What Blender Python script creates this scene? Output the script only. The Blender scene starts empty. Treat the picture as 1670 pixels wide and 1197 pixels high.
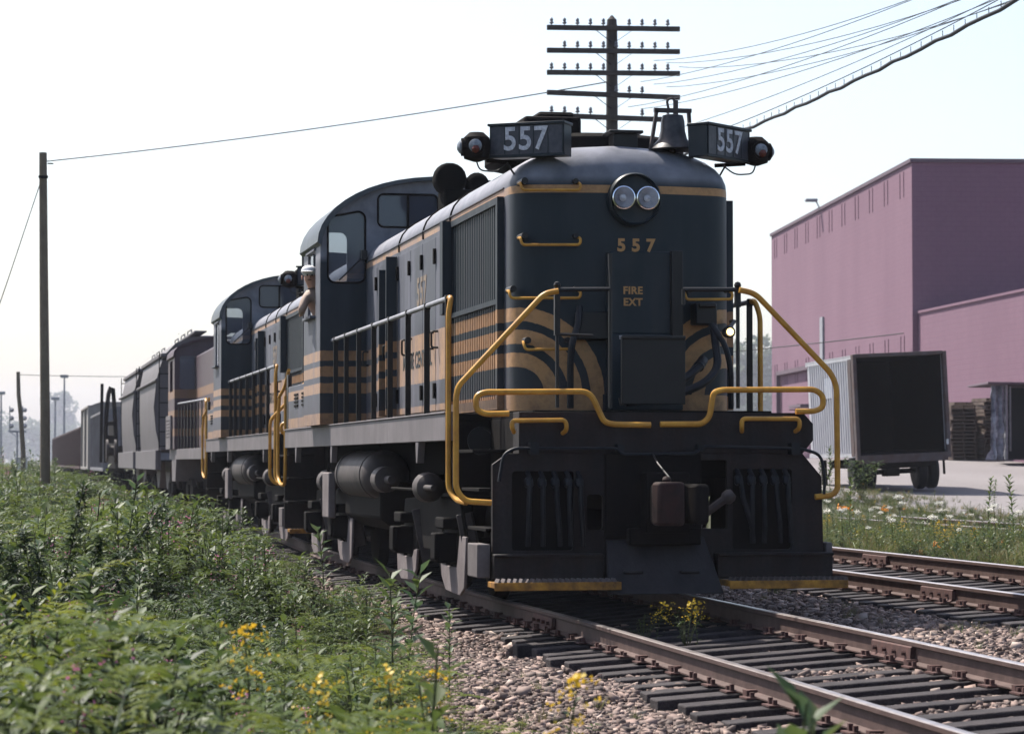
import bpy, bmesh, math, random
import numpy as np
from mathutils import Vector, Matrix
from mathutils.geometry import tessellate_polygon
R = math.radians
sc = bpy.context.scene
col = sc.collection
rnd = random.Random(7)
rng = np.random.default_rng(11)

# ------------------------------------------------------------------ camera, sky, sun, exposure
CAM = Vector((-5.78, -23.55, 1.30))
PITCH, YAW = R(2.012), R(10.811)
cd = bpy.data.cameras.new('camera'); cam = bpy.data.objects.new('camera', cd); col.objects.link(cam)
fw = Vector((math.sin(YAW)*math.cos(PITCH), math.cos(YAW)*math.cos(PITCH), math.sin(PITCH)))
rt = Vector((math.cos(YAW), -math.sin(YAW), 0)); up = rt.cross(fw)
cam.matrix_world = Matrix(((rt.x, up.x, -fw.x, CAM.x), (rt.y, up.y, -fw.y, CAM.y), (rt.z, up.z, -fw.z, CAM.z), (0, 0, 0, 1)))
cd.sensor_width = 36; cd.lens = 94.2; cd.clip_start = .1; cd.clip_end = 12000
cd.dof.use_dof = True; cd.dof.focus_distance = 27; cd.dof.aperture_fstop = 5
sc.camera = cam

SUN_EL, SUN_AZ = R(55), R(-33)          # behind the train and a little to its left
w = bpy.data.worlds.new('World'); sc.world = w; w.use_nodes = True
nt = w.node_tree; bg = nt.nodes['Background']
sky = nt.nodes.new('ShaderNodeTexSky'); sky.sky_type = 'NISHITA'; sky.sun_disc = False
sky.sun_elevation = SUN_EL; sky.sun_rotation = SUN_AZ
sky.air_density = 1.0; sky.dust_density = 2.6; sky.ozone_density = 1.0
nt.links.new(sky.outputs[0], bg.inputs[0]); bg.inputs[1].default_value = .115
sv = Vector((math.sin(SUN_AZ)*math.cos(SUN_EL), math.cos(SUN_AZ)*math.cos(SUN_EL), math.sin(SUN_EL)))
sl = bpy.data.lights.new('sun', 'SUN'); so = bpy.data.objects.new('sun', sl); col.objects.link(so)
sl.energy = 5.0; sl.angle = R(.6); sl.color = (1, .95, .86)
so.rotation_euler = sv.to_track_quat('Z', 'Y').to_euler()
vs = sc.view_settings; vs.view_transform = 'Standard'; vs.look = 'None'; vs.exposure = 1.02; vs.gamma = 1
vs.use_curve_mapping = False
sc.cycles.volume_bounces = 0; sc.cycles.max_bounces = 6; sc.cycles.transparent_max_bounces = 12

# ------------------------------------------------------------------ object helpers
def tag(o, label=None, cat=None, group=None, kind=None):
    if label: o['label'] = label
    if cat: o['category'] = cat
    if group: o['group'] = group
    if kind: o['kind'] = kind
    return o
def empty(name, loc=(0, 0, 0), rz=0, label=None, cat=None, group=None):
    o = bpy.data.objects.new(name, None); col.objects.link(o); o.location = loc; o.rotation_euler = (0, 0, rz)
    o.empty_display_size = .2
    return tag(o, label, cat, group)
def kids(o): return [c for c in bpy.data.objects if c.parent == o]
def copy_tree(o, parent=None, skip=()):
    c = o.copy(); col.objects.link(c); c.parent = parent
    for ch in kids(o):
        if ch.name.split('.')[0] not in skip: copy_tree(ch, c, skip)
    return c

class MB:
    def __init__(s): s.v = []; s.f = []; s.mi = []; s.cur = 0
    def add(s, vs_, fs):
        n = len(s.v); s.v += [tuple(p) for p in vs_]
        for f in fs: s.f.append(tuple(i+n for i in f)); s.mi.append(s.cur)
        return s
    def bx(s, x0, x1, y0, y1, z0, z1, M=None):
        p = [(x, y, z) for x in (x0, x1) for y in (y0, y1) for z in (z0, z1)]
        if M: p = [M @ Vector(q) for q in p]
        return s.add(p, [(0, 1, 3, 2), (4, 6, 7, 5), (0, 4, 5, 1), (2, 3, 7, 6), (0, 2, 6, 4), (1, 5, 7, 3)])
    def beam(s, a, b, wd, h):
        a, b = Vector(a), Vector(b); d = b-a; L = d.length; z = d/L
        x = z.cross(Vector((0, 0, 1)))
        if x.length < 1e-3: x = Vector((1, 0, 0))
        x.normalize(); y = z.cross(x)
        M = Matrix(((x.x, y.x, z.x, a.x), (x.y, y.y, z.y, a.y), (x.z, y.z, z.z, a.z), (0, 0, 0, 1)))
        return s.bx(-wd/2, wd/2, -h/2, h/2, 0, L, M)
    def lathe(s, prof, o=(0, 0, 0), ax=(0, 0, 1), n=16, closed=True):
        o = Vector(o); a = Vector(ax).normalized(); x = a.orthogonal().normalized(); y = a.cross(x)
        vs_ = []; fs = []; m = len(prof)
        for r, h in prof:
            for k in range(n):
                t = 2*math.pi*k/n; vs_.append(o + a*h + (x*math.cos(t)+y*math.sin(t))*r)
        for i in range(m-1):
            for k in range(n): fs.append((i*n+k, i*n+(k+1) % n, (i+1)*n+(k+1) % n, (i+1)*n+k))
        if closed:
            fs.append(tuple(range(n-1, -1, -1))); fs.append(tuple(range((m-1)*n, m*n)))
        return s.add(vs_, fs)
    def cyl(s, a, b, r0, r1=None, n=12):
        a, b = Vector(a), Vector(b); d = b-a
        return s.lathe([(r0, 0), (r0 if r1 is None else r1, d.length)], a, d, n)
    def tube(s, pts, r, n=7, rend=None):
        P = [Vector(p) for p in pts]; m = len(P); vs_ = []; fs = []; px = None
        for i, p in enumerate(P):
            t = (P[min(i+1, m-1)]-P[max(i-1, 0)]).normalized()
            if px is None: px = t.orthogonal().normalized()
            else:
                px = px - t*px.dot(t); px = px.normalized() if px.length > 1e-4 else t.orthogonal().normalized()
            py = t.cross(px); rr = r if rend is None else r+(rend-r)*i/(m-1)
            for k in range(n):
                a = 2*math.pi*k/n; vs_.append(p+(px*math.cos(a)+py*math.sin(a))*rr)
        for i in range(m-1):
            for k in range(n): fs.append((i*n+k, i*n+(k+1) % n, (i+1)*n+(k+1) % n, (i+1)*n+k))
        fs.append(tuple(range(n-1, -1, -1))); fs.append(tuple(range((m-1)*n, m*n)))
        return s.add(vs_, fs)
    def plate(s, outer, ax, a, b, holes=()):
        """extrude a 2-D outline (with holes) between coordinates a and b of axis ax; 2-D axes are the other two in order"""
        loops = [list(outer)]+[list(h) for h in holes]
        def P(q, c):
            if ax == 'x': return (c, q[0], q[1])
            if ax == 'y': return (q[0], c, q[1])
            return (q[0], q[1], c)
        flat = [q for l in loops for q in l]; n = len(flat)
        tri = tessellate_polygon([[Vector((q[0], q[1], 0)) for q in l] for l in loops])
        vs_ = [P(q, a) for q in flat]+[P(q, b) for q in flat]; fs = []
        for t in tri: fs.append(tuple(t)); fs.append(tuple(i+n for i in reversed(t)))
        k = 0
        for l in loops:
            m = len(l)
            for i in range(m): fs.append((k+i, k+(i+1) % m, n+k+(i+1) % m, n+k+i))
            k += m
        return s.add(vs_, fs)
    def ball(s, c, r, n=10, sq=(1, 1, 1)):
        m = n//2; vs_ = []; fs = []
        for i in range(m+1):
            t = math.pi*i/m
            for k in range(n):
                a = 2*math.pi*k/n
                vs_.append((c[0]+r*sq[0]*math.sin(t)*math.cos(a), c[1]+r*sq[1]*math.sin(t)*math.sin(a), c[2]+r*sq[2]*math.cos(t)))
        for i in range(m):
            for k in range(n): fs.append((i*n+k, i*n+(k+1) % n, (i+1)*n+(k+1) % n, (i+1)*n+k))
        return s.add(vs_, fs)
    def build(s, name, mats, parent=None, bevel=0, smooth=True, loc=None):
        me = bpy.data.meshes.new(name); me.from_pydata(s.v, [], s.f)
        for m in (mats if isinstance(mats, (list, tuple)) else [mats]): me.materials.append(m)
        if any(s.mi): me.polygons.foreach_set('material_index', s.mi)
        bm = bmesh.new(); bm.from_mesh(me); bmesh.ops.recalc_face_normals(bm, faces=bm.faces); bm.to_mesh(me); bm.free()
        if smooth:
            me.polygons.foreach_set('use_smooth', [True]*len(me.polygons)); me.set_sharp_from_angle(angle=R(38))
        o = bpy.data.objects.new(name, me); col.objects.link(o); o.parent = parent
        if loc is not None: o.location = loc
        if bevel:
            b = o.modifiers.new('bevel', 'BEVEL'); b.width = bevel; b.segments = 2; b.limit_method = 'ANGLE'; b.angle_limit = R(40)
        return o
def arc_round(pts, r, n=5):
    """round the inner corners of a 3-D polyline"""
    P = [Vector(p) for p in pts]; out = [P[0]]
    for i in range(1, len(P)-1):
        a, b, c = P[i-1], P[i], P[i+1]; u, v = (a-b), (c-b); q = min(r, u.length*.48, v.length*.48)
        s_, e = b+u.normalized()*q, b+v.normalized()*q
        for k in range(n+1):
            t = k/n; out.append(s_*(1-t)**2+b*2*t*(1-t)+e*t*t)
    return out+[P[-1]]
def rrect(x0, x1, z0, z1, r, n=5):
    o = []
    for cx, cz, a0 in ((x1-r, z1-r, 0), (x0+r, z1-r, 90), (x0+r, z0+r, 180), (x1-r, z0+r, 270)):
        for k in range(n+1):
            a = R(a0+90*k/n); o.append((cx+r*math.cos(a), cz+r*math.sin(a)))
    return o
def lettering(txt, size, m, parent, loc, rot, name='lettering', bold=0., depth=.004, sx=1.):
    cu = bpy.data.curves.new('t', 'FONT'); cu.body = txt; cu.size = size; cu.extrude = depth; cu.offset = bold
    cu.align_x = 'CENTER'; cu.align_y = 'CENTER'; cu.space_character = 1.08
    o = bpy.data.objects.new('t', cu); col.objects.link(o)
    me = bpy.data.meshes.new_from_object(o.evaluated_get(bpy.context.evaluated_depsgraph_get()))
    bpy.data.objects.remove(o); me.materials.clear(); me.materials.append(m)
    t = bpy.data.objects.new(name, me); col.objects.link(t); t.parent = parent; t.location = loc; t.rotation_euler = rot
    t.scale = (sx, 1, 1)
    return t

# ------------------------------------------------------------------ materials
class NT:
    def __init__(s, name):
        s.m = bpy.data.materials.new(name); s.m.use_nodes = True; s.t = s.m.node_tree
        s.b = s.t.nodes['Principled BSDF']; s.out = s.t.nodes['Material Output']
    def n(s, t, **k):
        q = s.t.nodes.new(t)
        for a, v in k.items(): setattr(q, a, v)
        return q
    def set(s, sock, v):
        if hasattr(v, 'is_linked') or isinstance(v, bpy.types.NodeSocket): s.t.links.new(v, sock)
        else: sock.default_value = v
    def math(s, op, a, b=0.):
        q = s.n('ShaderNodeMath', operation=op); s.set(q.inputs[0], a); s.set(q.inputs[1], b); return q.outputs[0]
    def mix(s, f, a, b):
        q = s.n('ShaderNodeMix', data_type='RGBA'); s.set(q.inputs[0], f)
        s.set(q.inputs[6], a if not isinstance(a, tuple) else (*a, 1)); s.set(q.inputs[7], b if not isinstance(b, tuple) else (*b, 1))
        return q.outputs[2]
    def coord(s, out='Object', scale=None):
        c = s.n('ShaderNodeTexCoord').outputs[out]
        if scale:
            mp = s.n('ShaderNodeMapping'); s.t.links.new(c, mp.inputs[0]); mp.inputs['Scale'].default_value = scale; return mp.outputs[0]
        return c
    def noise(s, scale, vec=None, detail=5, lo=.3, hi=.7, rough=.6):
        q = s.n('ShaderNodeTexNoise'); q.inputs['Scale'].default_value = scale; q.inputs['Detail'].default_value = detail
        q.inputs['Roughness'].default_value = rough
        s.t.links.new(vec if vec is not None else s.coord(), q.inputs['Vector'])
        r = s.n('ShaderNodeMapRange'); s.t.links.new(q.outputs[0], r.inputs[0]); r.inputs[1].default_value = lo; r.inputs[2].default_value = hi
        return r.outputs[0]
    def bump(s, h, strength=.3, dist=.01):
        q = s.n('ShaderNodeBump'); q.inputs['Strength'].default_value = strength; q.inputs['Distance'].default_value = dist
        s.t.links.new(h, q.inputs['Height']); s.t.links.new(q.outputs[0], s.b.inputs['Normal'])
    def fin(s, c, rough=.6, metal=0., spec=.5):
        s.set(s.b.inputs['Base Color'], (*c, 1) if isinstance(c, tuple) else c)
        s.set(s.b.inputs['Roughness'], rough); s.b.inputs['Metallic'].default_value = metal
        s.b.inputs['Specular IOR Level'].default_value = spec
        return s.m
def mat(name, c, c2=None, scale=3., rough=.6, metal=0., streak=0., fine=0., bump=0., spec=.22):
    k = NT(name); cc = c
    if c2 is not None:
        f = k.noise(scale)
        cc = k.mix(f, c, c2)
    if streak:
        f2 = k.math('MULTIPLY', k.noise(1., k.coord('Object', (7, 7, .5)), lo=.42, hi=.75), streak)
        cc = k.mix(f2, cc if not isinstance(cc, tuple) else cc, tuple(.45*x+.03 for x in c))
    if fine: cc = k.mix(k.math('MULTIPLY', k.noise(scale*14, lo=.35, hi=.65), fine), cc, tuple(x*.45 for x in c))
    if bump: k.bump(k.noise(scale*10), bump, .01)
    return k.fin(cc, rough, metal, spec)

GREEN = (.0042, .0118, .0165); GOLD = (.42, .225, .09)
def striped(name, base, gold, solid=True, dust_and_light=.72):
    """body paint: nested gold bands level along the sides, turning down in quarter circles on the nose"""
    k = NT(name); sx = k.n('ShaderNodeSeparateXYZ'); k.t.links.new(k.coord(), sx.inputs[0])
    x, y, z = sx.outputs; ax = k.math('ABSOLUTE', x)
    a = k.math('MAXIMUM', k.math('SUBTRACT', 1.05, ax), 0.); b = k.math('MAXIMUM', k.math('SUBTRACT', z, 1.935), 0.)
    d = k.math('SQRT', k.math('ADD', k.math('MULTIPLY', a, a), k.math('MULTIPLY', b, b)))
    wob = k.math('MULTIPLY', k.math('SUBTRACT', k.noise(9.), .5), .012); d = k.math('ADD', d, wob)
    band = lambda v, lo, hi: k.math('MULTIPLY', k.math('GREATER_THAN', v, lo), k.math('LESS_THAN', v, hi))
    hi_z = k.math('GREATER_THAN', z, 1.935)
    g = k.math('ADD', k.math('ADD', band(d, .698, .83), band(d, .484, .621)), band(d, .265, .401))
    if solid: g = k.math('MAXIMUM', g, k.math('MULTIPLY', band(d, .265, .83), k.math('MULTIPLY', band(y, 4.75, 8.9), k.math('GREATER_THAN', ax, 1.04))))
    if solid: g = k.math('MULTIPLY', g, k.math('SUBTRACT', 1., k.math('MULTIPLY', band(y, 1.0, 1.9), 0.)))
    g = k.math('MULTIPLY', g, hi_z)
    g = k.math('MAXIMUM', g, k.math('MULTIPLY', k.math('SUBTRACT', 1., hi_z), k.math('LESS_THAN', a, .815)))
    top = k.math('MULTIPLY', band(z, 3.855, 3.930), k.math('LESS_THAN', ax, 1.2)); g = k.math('MAXIMUM', g, top)
    worn = k.noise(14., detail=8, lo=.30, hi=.56); g = k.math('MULTIPLY', g, k.math('MULTIPLY', k.math('ADD', worn, 2.), .3333))
    c = k.mix(g, base, gold)
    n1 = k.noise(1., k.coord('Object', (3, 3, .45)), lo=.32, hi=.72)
    sd = k.n('ShaderNodeMapRange'); k.t.links.new(y, sd.inputs[0]); sd.inputs[1].default_value = 1.55; sd.inputs[2].default_value = 1.75; sd.inputs[3].default_value = .12; sd.inputs[4].default_value = 1.  # sides paler than the nose: dust with their sunlit tone put in
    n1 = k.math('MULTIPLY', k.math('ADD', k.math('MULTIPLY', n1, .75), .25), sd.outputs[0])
    c = k.mix(k.math('MULTIPLY', n1, dust_and_light), c, (.185, .185, .225))
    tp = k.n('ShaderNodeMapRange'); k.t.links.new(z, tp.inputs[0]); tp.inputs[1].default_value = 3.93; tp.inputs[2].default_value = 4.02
    c = k.mix(k.math('MULTIPLY', tp.outputs[0], k.math('MULTIPLY', k.math('ADD', k.noise(3.), .8), .45)), c, (.25, .25, .285))  # roof paler: dust and sky sheen put into the colour
    low = k.n('ShaderNodeMapRange'); k.t.links.new(z, low.inputs[0]); low.inputs[1].default_value = 2.25; low.inputs[2].default_value = 1.75
    c = k.mix(k.math('MULTIPLY', k.math('MULTIPLY', low.outputs[0], k.noise(6.)), .6), c, (.06, .035, .035))
    k.bump(k.noise(5.), .12, .01)
    return k.fin(c, k.math('ADD', .38, k.math('MULTIPLY', n1, .3)), 0., .2)

M = {}
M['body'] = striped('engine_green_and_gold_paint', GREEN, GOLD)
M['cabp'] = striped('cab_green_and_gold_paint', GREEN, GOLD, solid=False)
M['cabf'] = striped('shaded_green_and_gold_paint', GREEN, (.33, .17, .07), solid=False, dust_and_light=.16)  # darker copy of the cab paint, front-face shade put into its colour
M['green'] = mat('dark_green_paint', GREEN, (.016, .022, .03), 2.5, .42, streak=.5)
M['roofg'] = mat('sooty_green_roof_paint', (.03, .042, .05), (.075, .08, .09), 3., .42, streak=.3)
M['dark'] = mat('grimy_black_steel', (.005, .0045, .005), (.013, .010, .009), 3., .8, fine=.3, bump=.1, spec=.06)
M['black'] = mat('black_enamel', (.005, .005, .006), (.010, .009, .009), 3., .45, spec=.3)
M['cave'] = mat('soot_and_shade_black', (.004, .004, .004), None, rough=.95, spec=.05)  # near black for soot, and for shade put into voids and gaps
M['pilot'] = mat('rusty_brown_pilot_paint', (.007, .005, .006), (.024, .012, .010), 2.2, .65, streak=.5, fine=.4, bump=.15)
M['dust'] = mat('dust_covered_steel', (.15, .13, .13), (.045, .036, .036), 2., .8, streak=.4, fine=.3, bump=.1)
M['sill'] = mat('weathered_grey_sill_paint', (.17, .15, .158), (.095, .082, .088), 1.6, .6, streak=.9, fine=.2)
M['yellow'] = mat('handrail_yellow_paint', (.58, .30, .045), (.36, .16, .03), 6., .42, fine=.25)
M['goldl'] = mat('gold_lettering_paint', GOLD, (.35, .2, .08), 20., .6)
M['golddim'] = mat('faded_gold_lettering_paint', (.26, .19, .13), (.12, .1, .09), 25., .6)
M['whitel'] = mat('chalky_white_number_paint', (.62, .62, .66), (.3, .3, .34), 30., .7)
M['board'] = mat('number_board_glass', (.035, .038, .05), (.07, .07, .085), 12., .3)
M['bronze'] = mat('tarnished_bell_bronze', (.03, .03, .032), (.07, .066, .068), 8., .42, .6)
M['redrust'] = mat('rust_red_coupler', (.036, .014, .012), (.016, .009, .008), 9., .75, fine=.4, bump=.2)
M['rubber'] = mat('black_rubber_hose', (.006, .006, .008), (.014, .014, .017), 12., .5)
M['alum'] = mat('dull_aluminium_paint', (.33, .33, .36), (.2, .2, .22), 5., .5, .2)
M['chrome'] = mat('polished_reflector', (.92, .92, .95), None, rough=.16, metal=1.)
M['tank'] = mat('dusty_tank_paint', (.085, .068, .066), (.018, .014, .014), 3., .62, streak=.3, fine=.3)
M['plow'] = mat('worn_plow_plate', (.035, .030, .033), (.014, .011, .012), 4., .7, streak=.4, fine=.4, bump=.2)
M['footy'] = mat('worn_yellow_step_edge', (.50, .24, .035), (.05, .022, .012), 7., .6, fine=.5)
M['pedestal'] = mat('pale_dusty_sunlit_plate', (.20, .17, .17), (.10, .08, .08), 2., .8, streak=.4, fine=.3, bump=.15)  # dust plus the sunlit tone of the lower truck sides, in the colour
M['red'] = mat('red_marker_glass', (.11, .03, .022), None, rough=.25)
M['lens'] = mat('frosted_lens_glass', (.25, .27, .3), (.12, .13, .15), 30., .2)
def glassm(name, tint, tr):
    k = NT(name); t = k.n('ShaderNodeBsdfTransparent'); t.inputs[0].default_value = (*tint, 1)
    g = k.n('ShaderNodeBsdfGlossy'); g.inputs['Roughness'].default_value = .08; g.inputs[0].default_value = (.8, .85, .95, 1)
    d = k.n('ShaderNodeBsdfDiffuse'); d.inputs[0].default_value = (.10, .11, .15, 1)
    m1 = k.n('ShaderNodeMixShader'); m1.inputs[0].default_value = tr
    k.t.links.new(t.outputs[0], m1.inputs[1]); k.t.links.new(d.outputs[0], m1.inputs[2])
    m2 = k.n('ShaderNodeMixShader'); f = k.n('ShaderNodeFresnel'); f.inputs[0].default_value = 1.5
    k.t.links.new(f.outputs[0], m2.inputs[0]); k.t.links.new(m1.outputs[0], m2.inputs[1]); k.t.links.new(g.outputs[0], m2.inputs[2])
    k.t.links.new(m2.outputs[0], k.out.inputs[0]); return k.m
M['glass'] = glassm('dusty_window_glass', (.8, .85, .9), .35)
def emit(name, c, s):
    k = NT(name); k.fin(c, .3); k.b.inputs['Emission Color'].default_value = (*c, 1); k.b.inputs['Emission Strength'].default_value = s; return k.m
M['lamp'] = emit('lit_lamp_glass', (1., .66, .25), 2.2)
M['skin'] = mat('skin', (.42, .22, .15), None, rough=.55)
M['shirt'] = mat('tan_shirt_cloth', (.30, .20, .15), (.2, .13, .1), 20., .9)
M['cap'] = mat('white_cap_cloth', (.72, .72, .74), (.5, .5, .54), 25., .9)
M['maroon'] = mat('maroon_paint', (.03, .012, .018), (.06, .03, .04), 2.5, .5, streak=.5)
M['hopgrey'] = mat('covered_hopper_grey_paint', (.13, .118, .125), (.10, .09, .095), 1.4, .6, streak=.4)
M['cargrey'] = mat('car_light_grey_paint', (.17, .17, .19), (.11, .1, .11), 1.4, .6, streak=.6)
M['goncol'] = mat('oxide_red_car_paint', (.06, .026, .028), (.04, .02, .02), 1.4, .7, streak=.5)

# ------------------------------------------------------------------ ground heights
def smooth(a, b, t): t = np.clip((t-a)/(b-a), 0, 1); return t*t*(3-2*t)
def xo(y): return np.interp(y, [15, 28, 45, 70, 300], [0, .2, .38, .3, .3])      # the track's slight bend
def bal(x, y):  # ballast height under the two near tracks
    x = x-xo(y)
    z1 = -.338+.075*np.clip(x, -1.45, 1.3)
    z1 = z1+.035*np.sin(1.7*y+.9*x)*np.sin(.63*y+1.)+.012*np.sin(5.1*y)*np.sin(4*x)
    z1 = z1-.22*smooth(-1.6, -2.9, x)
    z2 = -.10+.055*(np.clip(x, 2.7, 5.2)-4)
    t = smooth(1.3, 2.7, x)
    return z1*(1-t)+z2*t
def hgt(x, y):
    x = np.asarray(x, float); y = np.asarray(y, float)
    left = -.58+.35*smooth(50, 160, y)+.10*np.sin(x*.8+y*.21)*smooth(-3.5, -7, x)
    right = np.clip(.03*(y-28), -.02, 1.4)
    b = bal(x, y)
    z = left*smooth(-2.3, -3.2, x)+b*(1-smooth(-2.3, -3.2, x))
    far = smooth(120, 260, y)
    z = z*(1-smooth(5.2, 8.5, x))+right*smooth(5.2, 8.5, x)
    return z

def sheet(name, xs, ys, m, hf, dz=0., noise=0.):
    X, Y = np.meshgrid(np.array(xs, float), np.array(ys, float), indexing='ij'); Z = hf(X, Y)+dz
    if noise: Z = Z+rng.normal(0, noise, Z.shape)
    nx, ny = X.shape; v = np.stack([X, Y, Z], -1).reshape(-1, 3)
    I = np.arange(nx*ny).reshape(nx, ny)
    f = np.stack([I[:-1, :-1], I[1:, :-1], I[1:, 1:], I[:-1, 1:]], -1).reshape(-1, 4)
    me = bpy.data.meshes.new(name); me.from_pydata(v.tolist(), [], f.tolist()); me.materials.append(m)
    me.polygons.foreach_set('use_smooth', [True]*len(me.polygons))
    o = bpy.data.objects.new(name, me); col.objects.link(o); o['kind'] = 'structure'; return o
def earthm():
    k = NT('weedy_soil'); f = k.noise(.35); g = k.noise(7.)
    c = k.mix(f, (.03, .036, .018), (.06, .05, .034)); c = k.mix(k.math('MULTIPLY', g, .6), c, (.03, .045, .018))
    k.bump(k.noise(12.), .6, .05); return k.fin(c, .95, 0, .2)
def ballastm():
    k = NT('crushed_stone_ballast'); v = k.n('ShaderNodeTexVoronoi'); v.inputs['Scale'].default_value = 22
    k.t.links.new(k.coord(), v.inputs['Vector'])
    r = k.n('ShaderNodeSeparateColor'); k.t.links.new(v.outputs['Color'], r.inputs[0])
    c = k.mix(r.outputs[0], (.07, .053, .05), (.19, .145, .13)); c = k.mix(k.math('MULTIPLY', k.noise(.9), .6), c, (.05, .035, .033))
    k.bump(k.math('SUBTRACT', 1., v.outputs['Distance']), .8, .03); return k.fin(c, .9, 0, .3)
def lotm():
    k = NT('pale_gravel_yard'); c = k.mix(k.noise(.22, k.coord('Object', (1, .35, 1))), (.205, .19, .195), (.145, .132, .138))
    c = k.mix(k.math('MULTIPLY', k.noise(9., detail=8), .5), c, (.13, .115, .11)); k.bump(k.noise(8., detail=8), .5, .04); return k.fin(c, .95, 0, .2)
xs = list(np.linspace(-3000, -450, 6))+list(np.linspace(-400, -14, 14))+list(np.linspace(-12, 12, 61))+list(np.linspace(13, 60, 24))+list(np.linspace(70, 500, 12))+list(np.linspace(600, 3200, 6))
ys = list(np.linspace(-60, -26, 6))+list(np.linspace(-25, 60, 86))+list(np.linspace(64, 200, 30))+list(np.linspace(230, 900, 14))+list(np.linspace(1100, 5000, 8))
sheet('ground', xs, ys, earthm(), hgt, -.012)
M['ballast'] = ballastm()
sheet('ballast_bed', np.linspace(-2.75, 5.5, 56), list(np.linspace(-25, 40, 200))+list(np.linspace(42, 240, 60)), M['ballast'], hgt, .004, .008)
sheet('gravel_yard', np.linspace(14.6, 70, 30), np.linspace(6, 130, 63), lotm(), hgt, .006, .006)

# ------------------------------------------------------------------ railway tracks
M['rail'] = mat('brown_rusted_rail', (.060, .036, .032), (.11, .07, .062), 6., .65, fine=.4)
def railtopm():
    k = NT('worn_rail_head'); c = k.mix(k.noise(5.), (.42, .38, .37), (.26, .22, .21)); return k.fin(c, .33, .75)
M['railtop'] = railtopm()
M['tie'] = mat('creosoted_timber', (.016, .013, .015), (.055, .044, .046), 5., .8, fine=.5, bump=.5)
M['tieplate'] = mat('rusted_tie_plate', (.09, .045, .04), (.05, .028, .026), 14., .8)
PROF = [(-.07, -.17), (-.07, -.16), (-.012, -.145), (-.010, -.045), (-.036, -.034), (-.036, -.006), (-.028, 0), (.028, 0), (.036, -.006), (.036, -.034), (.010, -.045), (.012, -.145), (.07, -.16), (.07, -.17)]
def rail(parent, xf, zf, ys_):
    mb = MB(); n = len(PROF); vs_ = []
    for y in ys_:
        for a, b in PROF: vs_.append((xf(y)+a, y, zf(y)+b))
    fs = []; mi = []
    for i in range(len(ys_)-1):
        for k in range(n): fs.append((i*n+k, i*n+(k+1) % n, (i+1)*n+(k+1) % n, (i+1)*n+k)); mi.append(1 if k in (5, 6, 7) else 0)
    mb.add(vs_, fs+[tuple(range(n)), tuple(range((len(ys_)-1)*n, len(ys_)*n))]); mb.mi = mi+[0, 0]
    return mb.build('rail', [M['rail'], M['railtop']], parent)
def tie_mb(mb, x, y, zl, zr, L=2.6, yaw=0., wd=.23):
    s_ = (zr-zl)/1.51; c = (zl+zr)/2-.17-.012
    Mx = Matrix.Translation((x, y, c)) @ Matrix.Rotation(yaw, 4, 'Z') @ Matrix.Rotation(-math.atan(s_), 4, 'Y')
    mb.bx(-L/2, L/2, -wd/2, wd/2, -.19, 0, Mx); return mb
def track(label, x0, zl, zr, y0, y1, pitch, nparts, bend=True, ystart=None):
    t = empty('railway_track', (0, 0, 0), 0, label, 'railway track')
    X = (lambda y: float(xo(y))) if bend else (lambda y: 0.)
    yy = list(np.arange(y0, min(y1, 60), 1.0))+(list(np.arange(60, y1+1, 6.)) if y1 > 60 else [y1])
    rail(t, lambda y: x0-.754+X(y), zl, yy); rail(t, lambda y: x0+.754+X(y), zr, yy)
    far = MB(); y = y0+.2; k = 0; joints = MB()
    while y < y1:
        q = y+rnd.uniform(-.05, .05); xx = x0+X(q)+rnd.uniform(-.07, .07)
        if k < nparts:
            to = tie_mb(MB(), xx, q, zl(q), zr(q), 2.6+rnd.uniform(-.1, .1), rnd.uniform(-.03, .03), rnd.uniform(.2, .25)).build('tie', M['tie'], t, .012)
            for sx, zf in ((-.754, zl), (.754, zr)):
                px = x0+X(q)+sx; z = zf(q); plates = MB()
                plates.bx(px-.14, px+.14, q-.09, q+.09, z-.180, z-.168)
                for dx in (-.09, .09):
                    for dy in (-.05, .05):
                        plates.bx(px+dx-.014, px+dx+.014, q+dy-.014, q+dy+.014, z-.17, z-.140+rnd.uniform(0, .02))
                if rnd.random() < .6:      # rail anchors clipped under the foot beside the tie
                    plates.bx(px-.10, px+.10, q+.085, q+.15, z-.20, z-.13)
                plates.build('tie_plate', M['tieplate'], to)
        else: tie_mb(far, xx, q, zl(q), zr(q))
        y += pitch+rnd.uniform(-.06, .06); k += 1
    if far.v: tag(far.build('tie', M['tie'], t), kind='stuff')
    for sx, zf, q in ((.754, zr, -4.3), (-.754, zl, 1.4), (.754, zr, 7.8), (-.754, zl, -13.5)):
        if y0 < q < y1:
            j = MB(); px = x0+sx+X(q); z = zf(q)
            for s_ in (-1, 1):
                j.plate([(s_*.036+px, z-.04), (s_*.05+px, z-.05), (s_*.055+px, z-.135), (s_*.075+px, z-.155), (s_*.02+px, z-.14), (s_*.012+px, z-.05)], 'y', q-.45, q+.45)
                for k in range(4): j.cyl((px+s_*.04, q-.33+.22*k, z-.095), (px+s_*.085, q-.33+.22*k, z-.095), .018, n=6)
            j.build('joint_bar', M['tieplate'], t)
    return t
zL = lambda y: float(np.interp(y, [-10, -6, 0, 3, 20, 30], [-.155, -.13, -.11, -.125, -.12, -.05]))
zR = lambda y: float(np.interp(y, [-8, -4, 1, 4], [-.035, -.015, .0, .0]))
track('rusty main railway track carrying the train, with one rail sagging', .08, zL, zR, -22.5, 240, .53, 78)
track('second railway track with shiny railheads between the locomotive and the grass strip', 4.0, lambda y: .11, lambda y: .20, -20, 150, .53, 72)
track('overgrown rusty siding track half buried in grass before the gravel yard', 12.4, lambda y: .115+.0*y, lambda y: .125, -5, 46, .55, 60, bend=False)

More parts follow.
